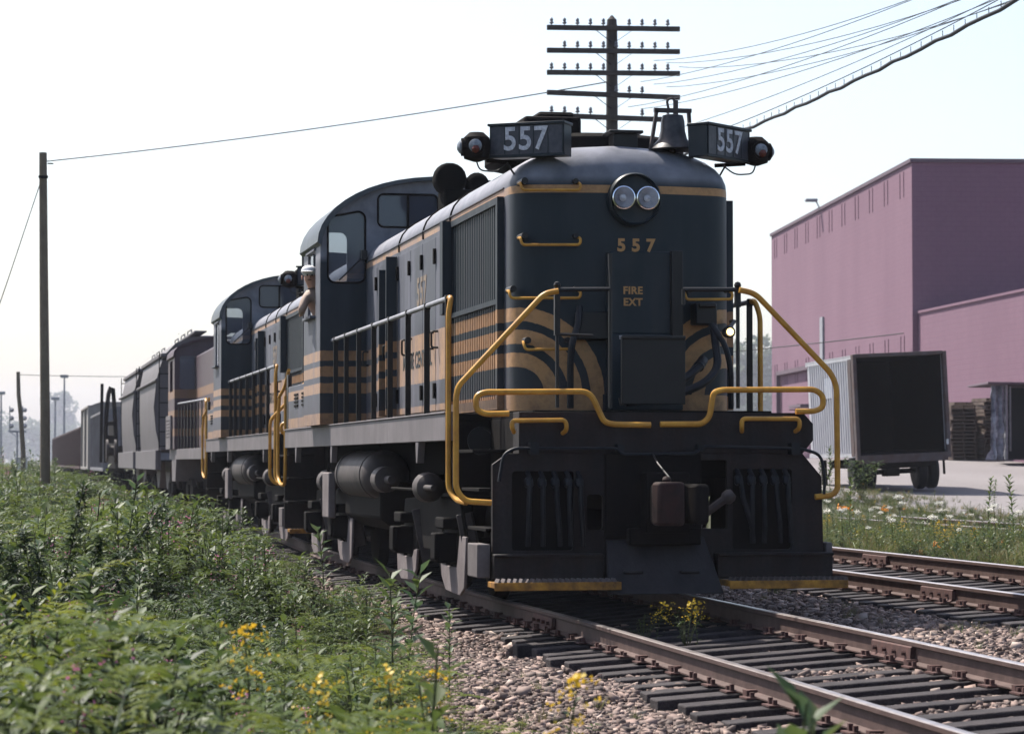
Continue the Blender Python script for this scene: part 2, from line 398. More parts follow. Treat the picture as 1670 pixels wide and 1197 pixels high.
# ------------------------------------------------------------------ the locomotives
def hood_mesh(y0, y1, W=1.08, zb=1.78, zs=3.90, zt=4.36, r=.30, name='hood', m=None, parent=None, front=True):
    mb = MB(); levels = [(zb, 1, 0), (2.3, 1, 0), (2.9, 1, 0), (3.4, 1, 0), (zs, 1, 0)]
    for k in range(1, 10):
        u = math.sin(k/9*math.pi/2); q = max(0, 1-u**2.3)**(1/2.3)
        levels.append((zs+(zt-zs)*u, q, .55*(1-q)))
    rings = []
    for z, q, setb in levels:
        Wq = max(W*q, .02); ring = []; rr = r*max(q, .25); rr = min(rr, Wq*.9); bow = .09
        yb = y1
        ys_ = [yb-(yb-(y0+setb+rr+bow))*t for t in (0, .25, .5, .75, 1)]
        for y in ys_: ring.append((-Wq, y, z))
        for k in range(1, 7):
            a = R(90*k/6); x = -Wq+rr-rr*math.cos(a); y = y0+setb+bow+rr-rr*math.sin(a); ring.append((x, y-bow*0 if k < 6 else y, z))
        xi = Wq-rr
        for k in range(1, 8):
            t = k/8; x = -xi+2*xi*t; ring.append((x, y0+setb+bow-bow*(1-(x/xi)**2 if xi > .01 else 0), z))
        ring += [(-x, y, z) for x, y, z in reversed(ring[:11])]
        rings.append(ring)
    n = len(rings[0]); vs_ = [p for ring in rings for p in ring]; fs = []
    for i in range(len(rings)-1):
        for k in range(n-1): fs.append((i*n+k, i*n+k+1, (i+1)*n+k+1, (i+1)*n+k))
        fs.append((i*n+n-1, i*n, (i+1)*n, (i+1)*n+n-1))
    fs.append(tuple(range(n))); fs.append(tuple(range((len(rings)-1)*n, len(rings)*n)))
    mb.add(vs_, fs); return mb.build(name, m, parent)

def make_truck(root, yc, wb=3.0):
    t = bpy.data.objects.new('truck', None); col.objects.link(t); t.parent = root
    for y in (yc-wb/2, yc+wb/2):
        mb = MB()
        for s_, dz in ((-1, -.10), (1, 0)):
            x = s_*.76; z = .51+dz
            mb.lathe([(.40, -.07), (.51, -.06), (.535, .055), (.545, .06), (.545, .075), (.40, .08), (.2, .05), (.12, .10)], (x, y, z), (-s_, 0, 0), 28)
        mb.cyl((-1.15, y, .42), (1.15, y, .50), .085)
        mb.build('wheelset', M['dark'], t)
    for s_, dz in ((-1, -.08), (1, 0)):
        x0 = s_*1.10; a, b = min(x0, s_*1.22), max(x0, s_*1.22)
        L = wb/2
        out = [(-L-.55, .72), (-L-.45, .95), (-L+.5, .98), (-.7, 1.0), (.7, 1.0), (L-.5, .98), (L+.45, .95), (L+.55, .72), (L+.5, .62), (L+.42, .12), (L+.12, .06), (L-.02, .14), (L-.12, .30), (L-.30, .30), (L-.42, .14), (L-.5, .62), (.75, .66), (.55, .42), (-.55, .42), (-.75, .66),
               (-L+.5, .62), (-L+.42, .14), (-L+.30, .30), (-L+.12, .30), (-L+.02, .14), (-L-.12, .06), (-L-.42, .12), (-L-.5, .62)]
        MB().plate([(yc+p, q+dz) for p, q in out], 'x', a, b).build('side_frame', M['dark'], t, .015)
        for y in (yc-L, yc+L):
            jb = MB(); xa, xb = sorted((s_*1.20, s_*1.42))
            jb.bx(xa, xb-.0, y-.15, y+.15, .33+dz, .64+dz)
            jb.bx(*sorted((s_*1.40, s_*1.45)), y-.14, y+.14, .36+dz, .64+dz)
            jb.bx(*sorted((s_*1.12, s_*1.38)), y-.26, y+.26, .68+dz, .80+dz)
            jb.build('journal_box', M['dark'], t, .02)
            pp = MB(); fl = 1 if y < yc else -1
            pp.plate([(y+fl*p_*1.75, q_+dz) for p_, q_ in ((-.52, .62), (-.46, .10), (-.30, .01), (.20, .03), (.34, .16), (.40, .40), (.26, .38), (.18, .29), (-.20, .29), (-.30, .62))], 'x', *sorted((s_*1.225, s_*1.255)))
            pp.build('pedestal_plate', M['pedestal'], t, .01)
            sp = MB()
            for k in range(5): sp.lathe([(.11, 0), (.13, .02), (.11, .04)], (s_*1.16, y+.42, .40+dz+.05*k), (0, 0, 1), 12)
            sp.bx(*sorted((s_*1.02, s_*1.26)), y+.27, y+.57, .30+dz, .40+dz)
            sp.build('coil_spring', M['dark'], t)
            hb = MB(); hb.beam((s_*1.22, y-.62, .85+dz), (s_*1.10, y-.66, .25+dz), .12, .16); hb.build('brake_hanger', M['tank'], t, .01)
        mb = MB(); mb.lathe([(.03, 0), (.10, .02), (.15, .07), (.165, .30), (.12, .36), (.05, .38)], (s_*1.36, yc-L+.62, 1.02), (0, 1, 0), 18)
        mb.cyl((s_*1.42, yc-L+.1, 1.02), (s_*1.42, yc-L+.64, 1.02), .03)
        mb.build('brake_cylinder', M['tank'], t)
    MB().bx(-1.05, 1.05, yc-.35, yc+.35, .45, .95).build('bolster', M['dark'], t, .02)
    return t

def bell(root):
    b = empty('bell', (.535, 1.62, 4.30)); b.parent = root
    MB().lathe([(.05, .34), (.10, .33), (.115, .27), (.12, .18), (.14, .10), (.20, .035), (.225, 0), (.215, -.01), (.18, .02), (.10, .1), (.02, .14)], (0, 0, .02), (0, 0, 1), 24, closed=False).build('bell_cup', M['bronze'], b)
    y = MB(); y.beam((-.24, 0, -.1), (-.16, 0, .40), .05, .03); y.beam((.19, 0, -.1), (.16, 0, .40), .045, .03); y.bx(-.185, .185, -.025, .025, .38, .42)
    y.tube(arc_round([(-.04, 0, .41), (-.06, 0, .50), (.0, 0, .53), (.03, 0, .47)], .03), .013); y.cyl((.03, 0, .33), (.03, 0, .50), .025)
    y.ball((0, 0, .0), .035)
    y.build('bell_yoke', M['tank'], b)

def number_board(root, x, y, z, yaw, txt, mirror=1):
    b = empty('number_board', (x, y, z), yaw); b.parent = root; b.scale = (.9,)*3
    mb = MB(); mb.bx(-.42, .42, 0, .24, -.175, .175); mb.bx(-.435, .435, -.03, .25, .155, .185); mb.bx(-.43, .43, -.012, .0, -.185, -.15)
    mb.build('board_box', M['green'], b, .008)
    f = MB(); f.bx(-.40, .40, -.010, -.003, -.15, .15); f.build('board_glass', M['board'], b)
    d = MB()
    for k in range(6): d.bx(-.405+.162*k-.005, -.405+.162*k+.005, -.014, -.010, -.15, .15)
    d.build('divider', M['green'], b)
    lettering(txt, .345, M['whitel'], b, (-.01 if mirror > 0 else .0, -.017, .0), (R(90), 0, 0), 'number', .006, .004, .92)
    return b

def marker_lamp(root, x, y, z, face, side):
    l = empty('marker_lamp', (x, y, z)); l.parent = root
    m = MB(); m.lathe([(.03, -.14), (.12, -.11), (.135, 0), (.125, .09), (.07, .14)], (0, 0, 0), (0, 0, 1), 18)
    f = Vector(face).normalized(); m.lathe([(.085, .08), (.088, .145), (.07, .15)], (0, 0, 0), f, 16); s_ = Vector((side, .05, 0)).normalized()
    m.lathe([(.085, .08), (.088, .145), (.07, .15)], (0, 0, 0), s_, 16); m.cyl((-side*.1, .02, -.12), (-side*.4, .06, -.14), .02)
    m.build('lamp_body', M['dark'], l)
    MB().lathe([(.07, .13), (.06, .165), (.03, .185), (.004, .19)], (0, 0, 0), f, 14).build('front_lens', M['lens'], l)
    MB().lathe([(.07, .13), (.06, .165), (.03, .185), (.004, .19)], (0, 0, 0), s_, 14).build('side_lens', M['lens'], l)
    MB().ball((f.x*.172+.005, f.y*.172, -.035), .042, 8).build('red_lens', M['red'], l)
    w_ = MB(); w_.tube(arc_round([(-side*.0, .0, -.13), (-side*.03, 0, -.22), (-side*.2, .03, -.23), (-side*.3, .06, -.15)], .06), .008, 5)
    w_.tube(arc_round([(-side*.3, .02, -.14), (-side*.38, .0, -.27), (-side*.46, .03, -.33), (-side*.58, .1, -.28)], .06), .010, 5)
    w_.build('cable', M['rubber'], l)

def make_engine(name, loc, label):
    root = empty(name, loc, 0, label, 'locomotive')
    P = lambda mb, n, m, bv=.006, par=root: mb.build(n, m, par, bv)
    # --- frame, decks and end plates
    f = MB(); f.bx(-1.58, -1.50, 2.35, 17.4, 1.50, 1.765); f.bx(1.50, 1.58, 2.35, 17.4, 1.50, 1.765)
    f.bx(-1.595, -1.50, 2.33, 17.42, 1.766, 1.785); f.bx(1.50, 1.595, 2.33, 17.42, 1.766, 1.785)
    for y in (4.2, 11.6, 15.9): f.plate([(y-.10, 1.50), (y+.10, 1.50), (y+.06, 1.28), (y-.02, 1.28)], 'x', -1.575, -1.50)
    P(f, 'side_sill', M['sill'])
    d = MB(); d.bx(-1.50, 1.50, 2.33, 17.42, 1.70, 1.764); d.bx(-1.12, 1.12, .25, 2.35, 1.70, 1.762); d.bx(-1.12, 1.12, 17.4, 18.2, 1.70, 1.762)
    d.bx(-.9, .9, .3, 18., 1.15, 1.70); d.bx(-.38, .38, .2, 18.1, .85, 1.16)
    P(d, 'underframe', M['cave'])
    d = MB(); d.bx(-1.50, -.9, 2.36, 2.41, .95, 1.70); d.bx(.9, 1.50, 2.36, 2.41, .95, 1.70)
    P(d, 'step_well_plate', M['dark'])
    d = MB(); d.lathe([(.14, 0), (.14, .03), (.115, .03), (.115, .01), (.0, .01)], (-1.22, 2.36, 1.50), (0, -1, 0), 20, closed=False)
    P(d, 'round_cover', M['black'], 0)
    st = MB()
    for s_ in (-1, 1):
        for z, yy in ((1.38, 1.9), (1.02, 1.55), (.66, 1.2)):
            st.bx(*sorted((s_*1.12, s_*1.52)), yy-.75, yy+.2, z, z+.03)
        st.bx(*sorted((s_*1.10, s_*1.13)), .4, 2.35, .5, 1.7)
        for z in (1.38, 1.02, .66): st.bx(*sorted((s_*1.12, s_*1.52)), 17.45, 18.15, z, z+.03)
    P(st, 'step_well', M['dark'], .004)
    # --- pilot
    p = MB()
    upz = [(-1.30, 1.78), (1.36, 1.78), (1.45, 1.66), (1.45, 1.50), (1.30, 1.385), (-1.53, 1.385), (-1.53, 1.42), (-1.30, 1.42)]
    p.plate([(-1.30, 1.74), (1.35, 1.74), (1.44, 1.64), (1.44, 1.49), (1.34, 1.37), (-1.30, 1.37)], 'y', .0, .28)
    top = [(-1.40, 1.37), (1.34, 1.37), (1.52, 1.16), (1.54, .24), (-1.54, .24), (-1.54, 1.27)]
    holes = [rrect(-1.36, -.80, .50, 1.21, .03), rrect(-.675, -.53, .68, 1.00, .03), rrect(.36, .625, .69, 1.31, .02), rrect(.68, 1.235, .50, 1.23, .03)]
    p.plate(top, 'y', .005, .06, holes)
    p.bx(-1.54, -.56, -.05, .01, .40, .47); p.bx(.50, 1.56, -.05, .01, .40, .47)
    P(p, 'pilot', M['pilot'], .008)
    b = MB(); b.bx(-1.40, -.76, .10, .13, .45, 1.25); b.bx(.65, 1.27, .10, .13, .45, 1.27)
    P(b, 'hose_pocket', M['dark'])
    b = MB(); b.plate([(.42, -.16), (.47, -.02), (.24, -.06), (.20, -.20)], 'x', 0, 0) if 0 else None
    for a_, c_ in ((-1.55, -.55), (.50, 1.585)):
        b.plate([(a_, -.02), (c_, -.02), (c_, -.12), (a_, -.12)], 'z', .25, .46)
        b.bx(a_-.0, c_, -.16, -.02, .445, .475)
    P(b, 'footboard_back', M['pilot'], .01)
    b = MB(); b.bx(-1.68, -1.56, .0, .5, .26, .56); b.bx(1.56, 1.62, .0, .5, .26, .56); P(b, 'footboard_bracket', M['dust'], .01)
    for a_, c_ in ((-1.60, -.46), (.53, 1.63)):
        g = bpy.data.objects.new('footboard', None); col.objects.link(g); g.parent = root
        q = MB(); q.bx(a_, c_, -.42, -.08, .185, .235); q.bx(a_, c_, -.435, -.42, .165, .237); P(q, 'board', M['footy'], .004, g)
        q = MB(); n = int((c_-a_)/.052)
        for k in range(n): q.add([(a_+.03+k*.052, -.43, .236), (a_+.062+k*.052, -.43, .236), (a_+.046+k*.052, -.43, .268), (a_+.03+k*.052, -.25, .236), (a_+.062+k*.052, -.25, .236), (a_+.046+k*.052, -.25, .268)], [(0, 1, 2), (3, 5, 4), (0, 2, 5, 3), (1, 4, 5, 2), (0, 3, 4, 1)])
        P(q, 'tread_teeth', M['dust'], 0, g)
    q = MB(); q.add([(-.50, -.02, .62), (.40, -.02, .62), (.50, -.36, .12), (-.56, -.36, .12), (-.50, .04, .62), (.40, .04, .62), (.50, -.30, .12), (-.56, -.30, .12)], [(0, 1, 2, 3), (7, 6, 5, 4), (0, 4, 5, 1), (1, 5, 6, 2), (2, 6, 7, 3), (3, 7, 4, 0)])
    q.bx(-.40, -.22, -.265, -.22, .30, .33); q.bx(.12, .30, -.265, -.22, .30, .33)
    P(q, 'plow_plate', M['plow'], .01)
    q = MB(); q.bx(-.52, .37, -.06, .01, .60, 1.37); q.bx(-.20, .20, -.30, -.05, .66, 1.2); q.bx(-.33, .33, -.20, -.05, .55, .70)
    P(q, 'draft_gear_box', M['dark'], .015)
    c = MB()
    c.bx(-.13, .12, -.62, -.1, .80, 1.06)
    c.plate([(-.20, -.60), (.19, -.60), (.24, -.74), (.22, -.88), (.10, -.96), (.05, -.88), (.06, -.76), (-.06, -.74), (-.10, -.84), (-.24, -.93), (-.30, -.86), (-.26, -.70)], 'z', .75, 1.10)
    P(c, 'coupler', M['dark'], .03)
    c = MB(); c.plate([(-.30, -.87), (-.02, -.87), (-.02, -.98), (-.08, -1.02), (-.26, -1.0)], 'z', .74, 1.12); c.cyl((-.16, -.88, 1.1), (-.16, -.88, 1.17), .04)
    P(c, 'knuckle', M['redrust'], .03)
    c = MB(); c.tube([(.28, -.35, .80), (.40, -.42, .90), (.50, -.46, .98)], .038, 8); c.lathe([(.04, 0), (.062, .03), (.062, .08), (.04, .11)], (.47, -.45, .95), (.6, -.1, .5), 10)
    P(c, 'glad_hand_hose', M['tank'], 0)
    u = MB(); zz = 1.415
    u.tube(arc_round([(-1.50, -.10, 1.12), (-1.46, -.10, 1.36), (-1.36, -.10, zz), (-.42, -.10, zz), (-.38, -.12, 1.36), (.30, -.12, 1.37), (.36, -.10, zz+.02), (1.30, -.10, zz), (1.48, -.10, 1.36), (1.52, -.10, 1.15), (1.51, -.10, 1.0)], .07), .015, 6)
    u.tube([(-.10, -.12, 1.37), (-.095, -.3, 1.28), (-.12, -.84, 1.15)], .008, 5); u.bx(-1.22, -1.14, -.12, .0, 1.36, 1.47); u.bx(1.20, 1.28, -.12, 0, 1.36, 1.47)
    u.bx(-.42, -.36, -.12, 0, 1.39, 1.45); u.bx(.32, .38, -.12, 0, 1.39, 1.45)
    P(u, 'uncoupling_lever', M['rubber'], 0)
    for xs_, zt_ in (((-1.22, -1.10, -.98, -.86, -.76), 1.20), ((.72, .84, .95, 1.06, 1.17), 1.22)):
        for i, x in enumerate(xs_):
            h = MB(); sw = .12 if i == 0 and x > 0 else rnd.uniform(-.02, .05)
            h.tube([(x, .02, zt_), (x+.01, -.06, zt_-.06), (x+sw*.3, -.07, zt_-.25), (x+sw, -.06, zt_-.5), (x+sw*1.2, -.03, zt_-.66)], .024, 8)
            h.lathe([(.03, 0), (.042, .02), (.042, .07), (.03, .09)], (x, -.03, zt_-.05), (0, -.4, -1), 8)
            P(h, 'air_hose', M['rubber'], 0)
    # --- handrails
    HR = []
    r_ = .027
    HR.append([(-.95, -.05, 2.825), (-1.08, -.05, 2.80), (-1.86, -.05, 1.97), (-1.88, -.05, 1.87), (-1.88, -.05, 1.05), (-1.80, -.05, .945), (-1.56, -.05, .93)])
    HR.append([(.73, -.05, 2.855), (.88, -.05, 2.825), (1.60, -.05, 2.10), (1.65, -.05, 1.98), (1.655, -.05, 1.04), (1.60, -.05, .99), (1.44, -.05, .975)])
    HR.append([(-1.40, -.05, 1.725), (-1.62, -.05, 1.72), (-1.70, -.05, 1.76), (-1.70, -.05, 1.88), (-1.62, -.05, 1.915), (-.66, -.05, 1.925), (-.53, -.05, 1.65), (-.44, -.05, 1.63), (-.10, -.05, 1.627)])
    HR.append([(-.01, -.05, 1.632), (.38, -.05, 1.635), (.45, -.05, 1.70), (.485, -.05, 1.92), (.56, -.05, 1.945), (1.44, -.05, 1.955), (1.52, -.05, 1.90), (1.52, -.05, 1.79), (1.44, -.05, 1.755), (1.26, -.05, 1.752)])
    for pts in HR:
        h = MB(); h.tube(arc_round(pts, .09, 6), r_, 9); P(h, 'end_handrail', M['yellow'], 0)
    for pts in ([(-1.345, .0, 1.56), (-1.38, -.09, 1.60), (-1.38, -.09, 1.66), (-.89, -.09, 1.668), (-.88, -.09, 1.58), (-.90, .0, 1.55)], [(.765, .0, 1.57), (.74, -.09, 1.6), (.74, -.09, 1.685), (1.285, -.09, 1.685), (1.285, -.09, 1.6), (1.27, .0, 1.57)]):
        h = MB(); h.tube(arc_round(pts, .05), .021, 8); P(h, 'grab_iron', M['yellow'], 0)
    h = MB(); h.tube(arc_round([(-1.54, 2.42, 2.90), (-1.53, 2.30, 2.905), (-1.56, 2.28, 2.75), (-1.56, 2.28, 1.02), (-1.50, 2.15, .92), (-1.45, 1.9, .90)], .12), r_, 9); P(h, 'step_handrail', M['yellow'], 0)
    h = MB(); h.tube(arc_round([(1.54, 2.42, 2.90), (1.55, 2.30, 2.905), (1.60, 2.28, 2.75), (1.60, 2.28, 1.02), (1.54, 2.15, .92), (1.45, 1.9, .90)], .12), r_, 9); P(h, 'step_handrail', M['yellow'], 0)
    for s_ in (-1, 1):
        h = MB(); h.tube(arc_round([(s_*1.56, 18.4, 2.30), (s_*1.58, 18.45, 2.0), (s_*1.58, 18.45, 1.05), (s_*1.56, 18.2, .93), (s_*1.56, 17.6, .94), (s_*1.56, 17.5, 1.2), (s_*1.56, 17.5, 2.3)], .15), r_, 9)
        h.tube(arc_round([(s_*1.57, 18.4, 2.3), (s_*1.5, 18.2, 2.45), (s_*1.5, 17.6, 2.7)], .1), r_, 9)
        P(h, 'rear_step_handrail', M['yellow'], 0)
        h = MB(); h.tube([(s_*1.54, 2.4, 2.90), (s_*1.54, 11.75, 2.90)], .026, 9); P(h, 'walkway_handrail', M['alum'], 0)
        for y in (2.42, 3.75, 5.05, 6.4, 7.75, 9.1, 10.3, 11.4):
            q = MB(); q.bx(s_*1.535-.036, s_*1.535+.024, y-.012, y+.012, 1.78, 2.885); q.bx(s_*1.54-.032, s_*1.54+.032, y-.03, y+.03, 2.86, 2.93); P(q, 'stanchion', M['black'], .004)
        q = MB(); q.bx(s_*1.52-.03, s_*1.52+.03, 17.25, 17.45, 1.78, 2.62); P(q, 'stanchion', M['black'], .004)
    q = MB()
    q.bx(-.975, -.925, -.02, .03, 2.43, 2.865); q.ball((-.95, .0, 2.88), .035, 8); q.bx(.705, .755, -.02, .03, 2.70, 2.875); q.ball((.73, 0, 2.9), .035, 8)
    q.tube([(-.95, 0, 2.84), (-.46, .0, 2.85), (-.46, .0, 3.17)], .022, 7); q.tube([(.22, 0, 2.855), (.73, 0, 2.86)], .022, 7); q.tube([(-.95, 0, 2.44), (-.62, 0, 2.43)], .015, 6)
    q.tube([(-.95, 0, 2.44), (-.95, 0, 1.78)], .018, 6); q.tube([(.73, 0, 2.8), (.73, 0, 1.78)], .018, 6); q.tube([(-.46, .0, 2.85), (-.46, .0, 1.78)], .018, 6); q.tube([(.22, .0, 2.86), (.22, .0, 2.72)], .018, 6)
    P(q, 'end_rail_post', M['black'], 0)
    # --- long hood, shutters, doors
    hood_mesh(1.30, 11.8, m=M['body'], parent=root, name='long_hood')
    for s_ in (-1, 1):
        a = s_*1.085; x0, x1 = sorted((a, s_*(1.15 if s_ < 0 else 1.21)))
        fr = MB(); fr.bx(x0, x1, 1.88, 1.97, 1.80, 3.86); fr.bx(x0, x1, 4.62, 4.72, 1.80, 3.86); fr.bx(x0, x1, 1.97, 4.62, 3.79, 3.86); fr.bx(x0, x1, 1.97, 4.62, 1.80, 1.90); fr.bx(x0, x1, 1.97, 4.62, 2.82, 2.87)
        fr.bx(*sorted((s_*1.15, s_*1.24)), 4.60, 4.78, 2.86, 3.86)
        n = 26
        for k in range(n):
            y = 2.0+2.6*k/(n-1)
            for z0, z1 in ((1.90, 2.82), (2.87, 3.79)):
                fr.bx(*sorted((s_*1.095, s_*1.125)), y-.030, y+.022, z0, z1)
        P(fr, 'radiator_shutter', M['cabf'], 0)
        bk = MB(); bk.bx(*sorted((s_*1.082, s_*1.09)), 1.97, 4.62, 1.9, 3.79); P(bk, 'shutter_backing', M['cave'], 0)  # dark sheet puts the shade between the slats into colour
        yd = [4.98, 5.95, 6.9, 7.85, 8.8, 9.75, 10.7, 11.6]
        for k in range(7):
            if s_ < 0 and k == 4: pass
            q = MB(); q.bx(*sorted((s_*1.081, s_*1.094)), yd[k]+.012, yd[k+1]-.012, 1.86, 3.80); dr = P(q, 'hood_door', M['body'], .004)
            for z in (2.0, 3.50): q = MB(); q.bx(*sorted((s_*1.094, s_*1.125)), yd[k]-.035, yd[k]+.035, z, z+.17); P(q, 'hinge', M['dark'], .003, dr)
            q = MB(); ym = yd[k]+(.15 if k % 2 else .80); q.tube(arc_round([(s_*1.09, ym, 2.74), (s_*1.17, ym, 2.74), (s_*1.17, ym, 2.56), (s_*1.09, ym, 2.56)], .03), .013, 6); P(q, 'handle', M['black'], 0, dr)
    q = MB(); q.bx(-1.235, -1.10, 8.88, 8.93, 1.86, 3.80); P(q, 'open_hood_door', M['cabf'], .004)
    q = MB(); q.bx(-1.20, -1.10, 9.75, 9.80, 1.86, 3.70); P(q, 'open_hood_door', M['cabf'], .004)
    q = MB(); q.bx(-1.10, -1.096, 8.95, 9.74, 1.9, 3.75); P(q, 'engine_opening', M['cave'], 0)  # black sheet over the door, the opening's shade as colour
    # seam hoops over the roof
    for y in (5.0, 6.9, 8.8):
        q = MB(); pts = [(-1.09, y, 3.85), (-1.09, y, 3.93)]
        for k in range(1, 10):
            u = math.sin(k/9*math.pi/2); pts.append((-1.088*max(0, 1-u**2.3)**(1/2.3), y, 3.902+.463*u))
        q.tube(pts, .010, 5); P(q, 'roof_seam', M['dark'], 0)
    q = MB()
    for s_ in (-1, 1): q.bx(*sorted((s_*1.07, s_*1.092)), 1.9, 11.7, 3.938, 3.948)
    P(q, 'drip_rail', M['body'], 0)
    # nose fittings
    q = MB(); q.bx(-.205, .49, 1.06, 1.42, 1.78, 2.50); q.bx(-.205, .49, 1.10, 1.42, 2.50, 3.285); nb = P(q, 'nose_box', M['green'], .012)
    q = MB(); q.bx(.375, .485, 1.03, 1.2, 2.3, 3.29); P(q, 'nose_box_post', M['black'], .01)
    q = MB(); q.bx(-.285, .316, .30, .345, 1.82, 2.445); q.bx(-.285, .316, .28, .30, 2.415, 2.45)
    P(q, 'drop_step', M['black'], .008)
    q = MB(); q.bx(-.295, .326, .345, .36, 2.415, 2.45); P(q, 'drop_step_hinge', M['alum'], .004)
    lettering('5 5 7', .165, M['goldl'], root, (.04, 1.09, 3.335), (R(90), 0, 0), 'number', .006)
    lettering('FIRE', .098, M['goldl'], root, (.01, 1.094, 2.91), (R(90), 0, 0), 'lettering', .003)
    lettering('EXT', .098, M['goldl'], root, (.01, 1.094, 2.80), (R(90), 0, 0), 'lettering', .003)
    for x0, x1, z in ((-1.03, -.47, 3.88), (-1.03, -.47, 3.36), (-1.14, -.47, 2.855), (-1.0, -.55, 2.37), (.57, 1.02, 2.86)):
        q = MB(); ya = 1.50 if abs(x0) > 1.0 else 1.40
        q.tube(arc_round([(x0+.02, ya+.05, z+.07), (x0-.01, 1.27, z+.05), (x0, 1.24, z-.02), (x1, 1.24, z-.01), (x1+.01, 1.25, z+.05), (x1-.02, 1.36, z+.08)], .05), .014, 7)
        P(q, 'grab_iron', M['yellow'], 0)
        q = MB(); q.cyl((x0+.03, ya+.02, z+.07), (x0+.03, 1.25, z+.07), .032); q.cyl((x1-.03, 1.36, z+.08), (x1-.03, 1.27, z+.08), .026); P(q, 'grab_iron_foot', M['black'], 0)
    hl = bpy.data.objects.new('headlight', None); col.objects.link(hl); hl.parent = root
    q = MB(); q.lathe([(.255, 0), (.255, .16), (.24, .18), (.225, .16), (.225, .12), (.0, .12)], (.06, 1.36, 3.79), (0, -1, 0), 32, closed=False); P(q, 'headlight_housing', M['green'], 0, hl)
    for dx in (-.118, .118):
        q = MB(); q.lathe([(.112, -.05), (.112, .035), (.102, .04)], (.06+dx, 1.20, 3.80), (0, -1, 0), 24, closed=False)
        q.lathe([(.104, .03), (.09, .0), (.055, -.03), (.02, -.045), (0.001, -.047)], (.06+dx, 1.20, 3.80), (0, -1, 0), 24, closed=False); P(q, 'reflector', M['chrome'], 0, hl)
        q = MB(); q.ball((.06+dx, 1.205, 3.80), .036, 10); P(q, 'bulb', M['whitel'], 0, hl)  # white bulb colour stands in for the glint of the headlight
    # mu boxes and cables
    q = MB(); q.bx(.64, .85, 1.15, 1.40, 2.60, 2.81); q.bx(.66, .83, 1.10, 1.16, 2.76, 2.81); q.bx(-.50, -.18, 1.2, 1.4, 2.45, 2.72); P(q, 'receptacle_box', M['black'], .015)
    for pts, rr in (([(-.484, 1.2, 2.761), (-.513, 1.12, 2.583), (-.581, 1.08, 2.424), (-.595, 1.1, 2.234), (-.584, 1.15, 1.80)], .033), ([(.777, 1.1, 2.6), (.882, 1.0, 2.415), (.941, 1.0, 2.183), (.968, 1.1, 1.80)], .028),
                    ([(.80, 1.12, 2.6), (.821, 1.0, 2.182), (.649, .85, 2.032), (.326, .75, 1.913), (-.156, .7, 1.841)], .040), ([(.686, 1.1, 2.226), (.513, .9, 2.108), (.238, .75, 1.969), (-.01, .7, 1.893), (-.21, .72, 1.852)], .040)):
        q = MB(); q.tube(arc_round(pts, .12), rr, 9); P(q, 'jumper_cable', M['rubber'], 0)
    q = MB(); q.cyl((.64, 1.05, 2.19), (.72, 1.2, 2.26), .05); P(q, 'cable_plug', M['rubber'], 0)
    mk = bpy.data.objects.new('step_lamp', None); col.objects.link(mk); mk.parent = root
    q = MB(); q.lathe([(.05, 0), (.06, .1), (.05, .12)], (.96, 1.22, 2.53), (0, -1, 0), 14); q.tube([(.97, 1.2, 2.56), (1.06, 1.3, 2.64), (1.08, 1.5, 2.65)], .02, 6); P(q, 'lamp_shell', M['black'], 0, mk)
    q = MB(); q.ball((.96, 1.09, 2.53), .036, 12, (1, .5, 1)); P(q, 'lamp_glass', M['lamp'], 0, mk)
    # roof
    number_board(root, -.95, 1.42, 4.36, R(-31), '557'); number_board(root, 1.06, 1.50, 4.385, R(42), '557', -1)
    marker_lamp(root, -1.40, 1.62, 4.30, (-.25, -1, 0), -1); marker_lamp(root, 1.42, 1.80, 4.34, (.1, -1, 0), 1)
    bell(root)
    q = MB(); q.lathe([(1.02, 0), (1.02, .20), (.97, .24), (.85, .26), (.0, .28)], (0, 3.2, 4.30), (0, 0, 1), 32); P(q, 'fan_housing', M['dark'], .01)
    q = MB(); q.bx(-.78, -.2, 2.4, 3.6, 4.4, 4.72); q.bx(-.62, -.25, 2.5, 3.5, 4.72, 4.78); P(q, 'roof_hatch', M['dark'], .03)
    q = MB(); q.bx(-.03, .21, 1.72, 1.95, 4.25, 4.48); q.bx(-.08, .26, 1.68, 2.0, 4.48, 4.51); P(q, 'sand_filler_box', M['black'], .01)
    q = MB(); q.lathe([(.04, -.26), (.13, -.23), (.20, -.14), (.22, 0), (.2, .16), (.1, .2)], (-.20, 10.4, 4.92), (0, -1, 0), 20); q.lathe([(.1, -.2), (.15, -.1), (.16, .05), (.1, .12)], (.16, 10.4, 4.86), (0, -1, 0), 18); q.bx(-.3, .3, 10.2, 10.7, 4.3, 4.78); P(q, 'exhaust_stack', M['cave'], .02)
    lettering('557', .46, M['golddim'], root, (-1.097, 6.95, 3.24), (R(90), 0, R(-90)), 'number', .01, .002)
    lettering('MAINE CENTRAL', .27, M['green'], root, (-1.097, 7.3, 2.47), (R(90), 0, R(-90)), 'lettering', .004, .002)
    # --- cab
    cab = bpy.data.objects.new('cab', None); col.objects.link(cab); cab.parent = root
    W = 1.70; Y0, Y1 = 11.8, 13.75
    def roofz(x): return 4.18+.90*max(0, 1-abs(x/W)**2.25)**(1/1.9)
    arch = [(W*math.cos(R(a)), roofz(W*math.cos(R(a)))) for a in np.linspace(0, 180, 25)]
    outer = [(-W, 1.785), (W, 1.785)]+arch
    wl = rrect(-1.60, -1.10, 3.67, 4.62, .10); wl = [(x, z if not (x < -1.4 and z > 4.5) else z-.06) for x, z in wl]; wr = rrect(1.10, 1.60, 3.67, 4.56, .10)
    w2 = rrect(-.93, -.12, 4.42, 4.86, .08); w3 = rrect(.12, .93, 4.42, 4.86, .08)
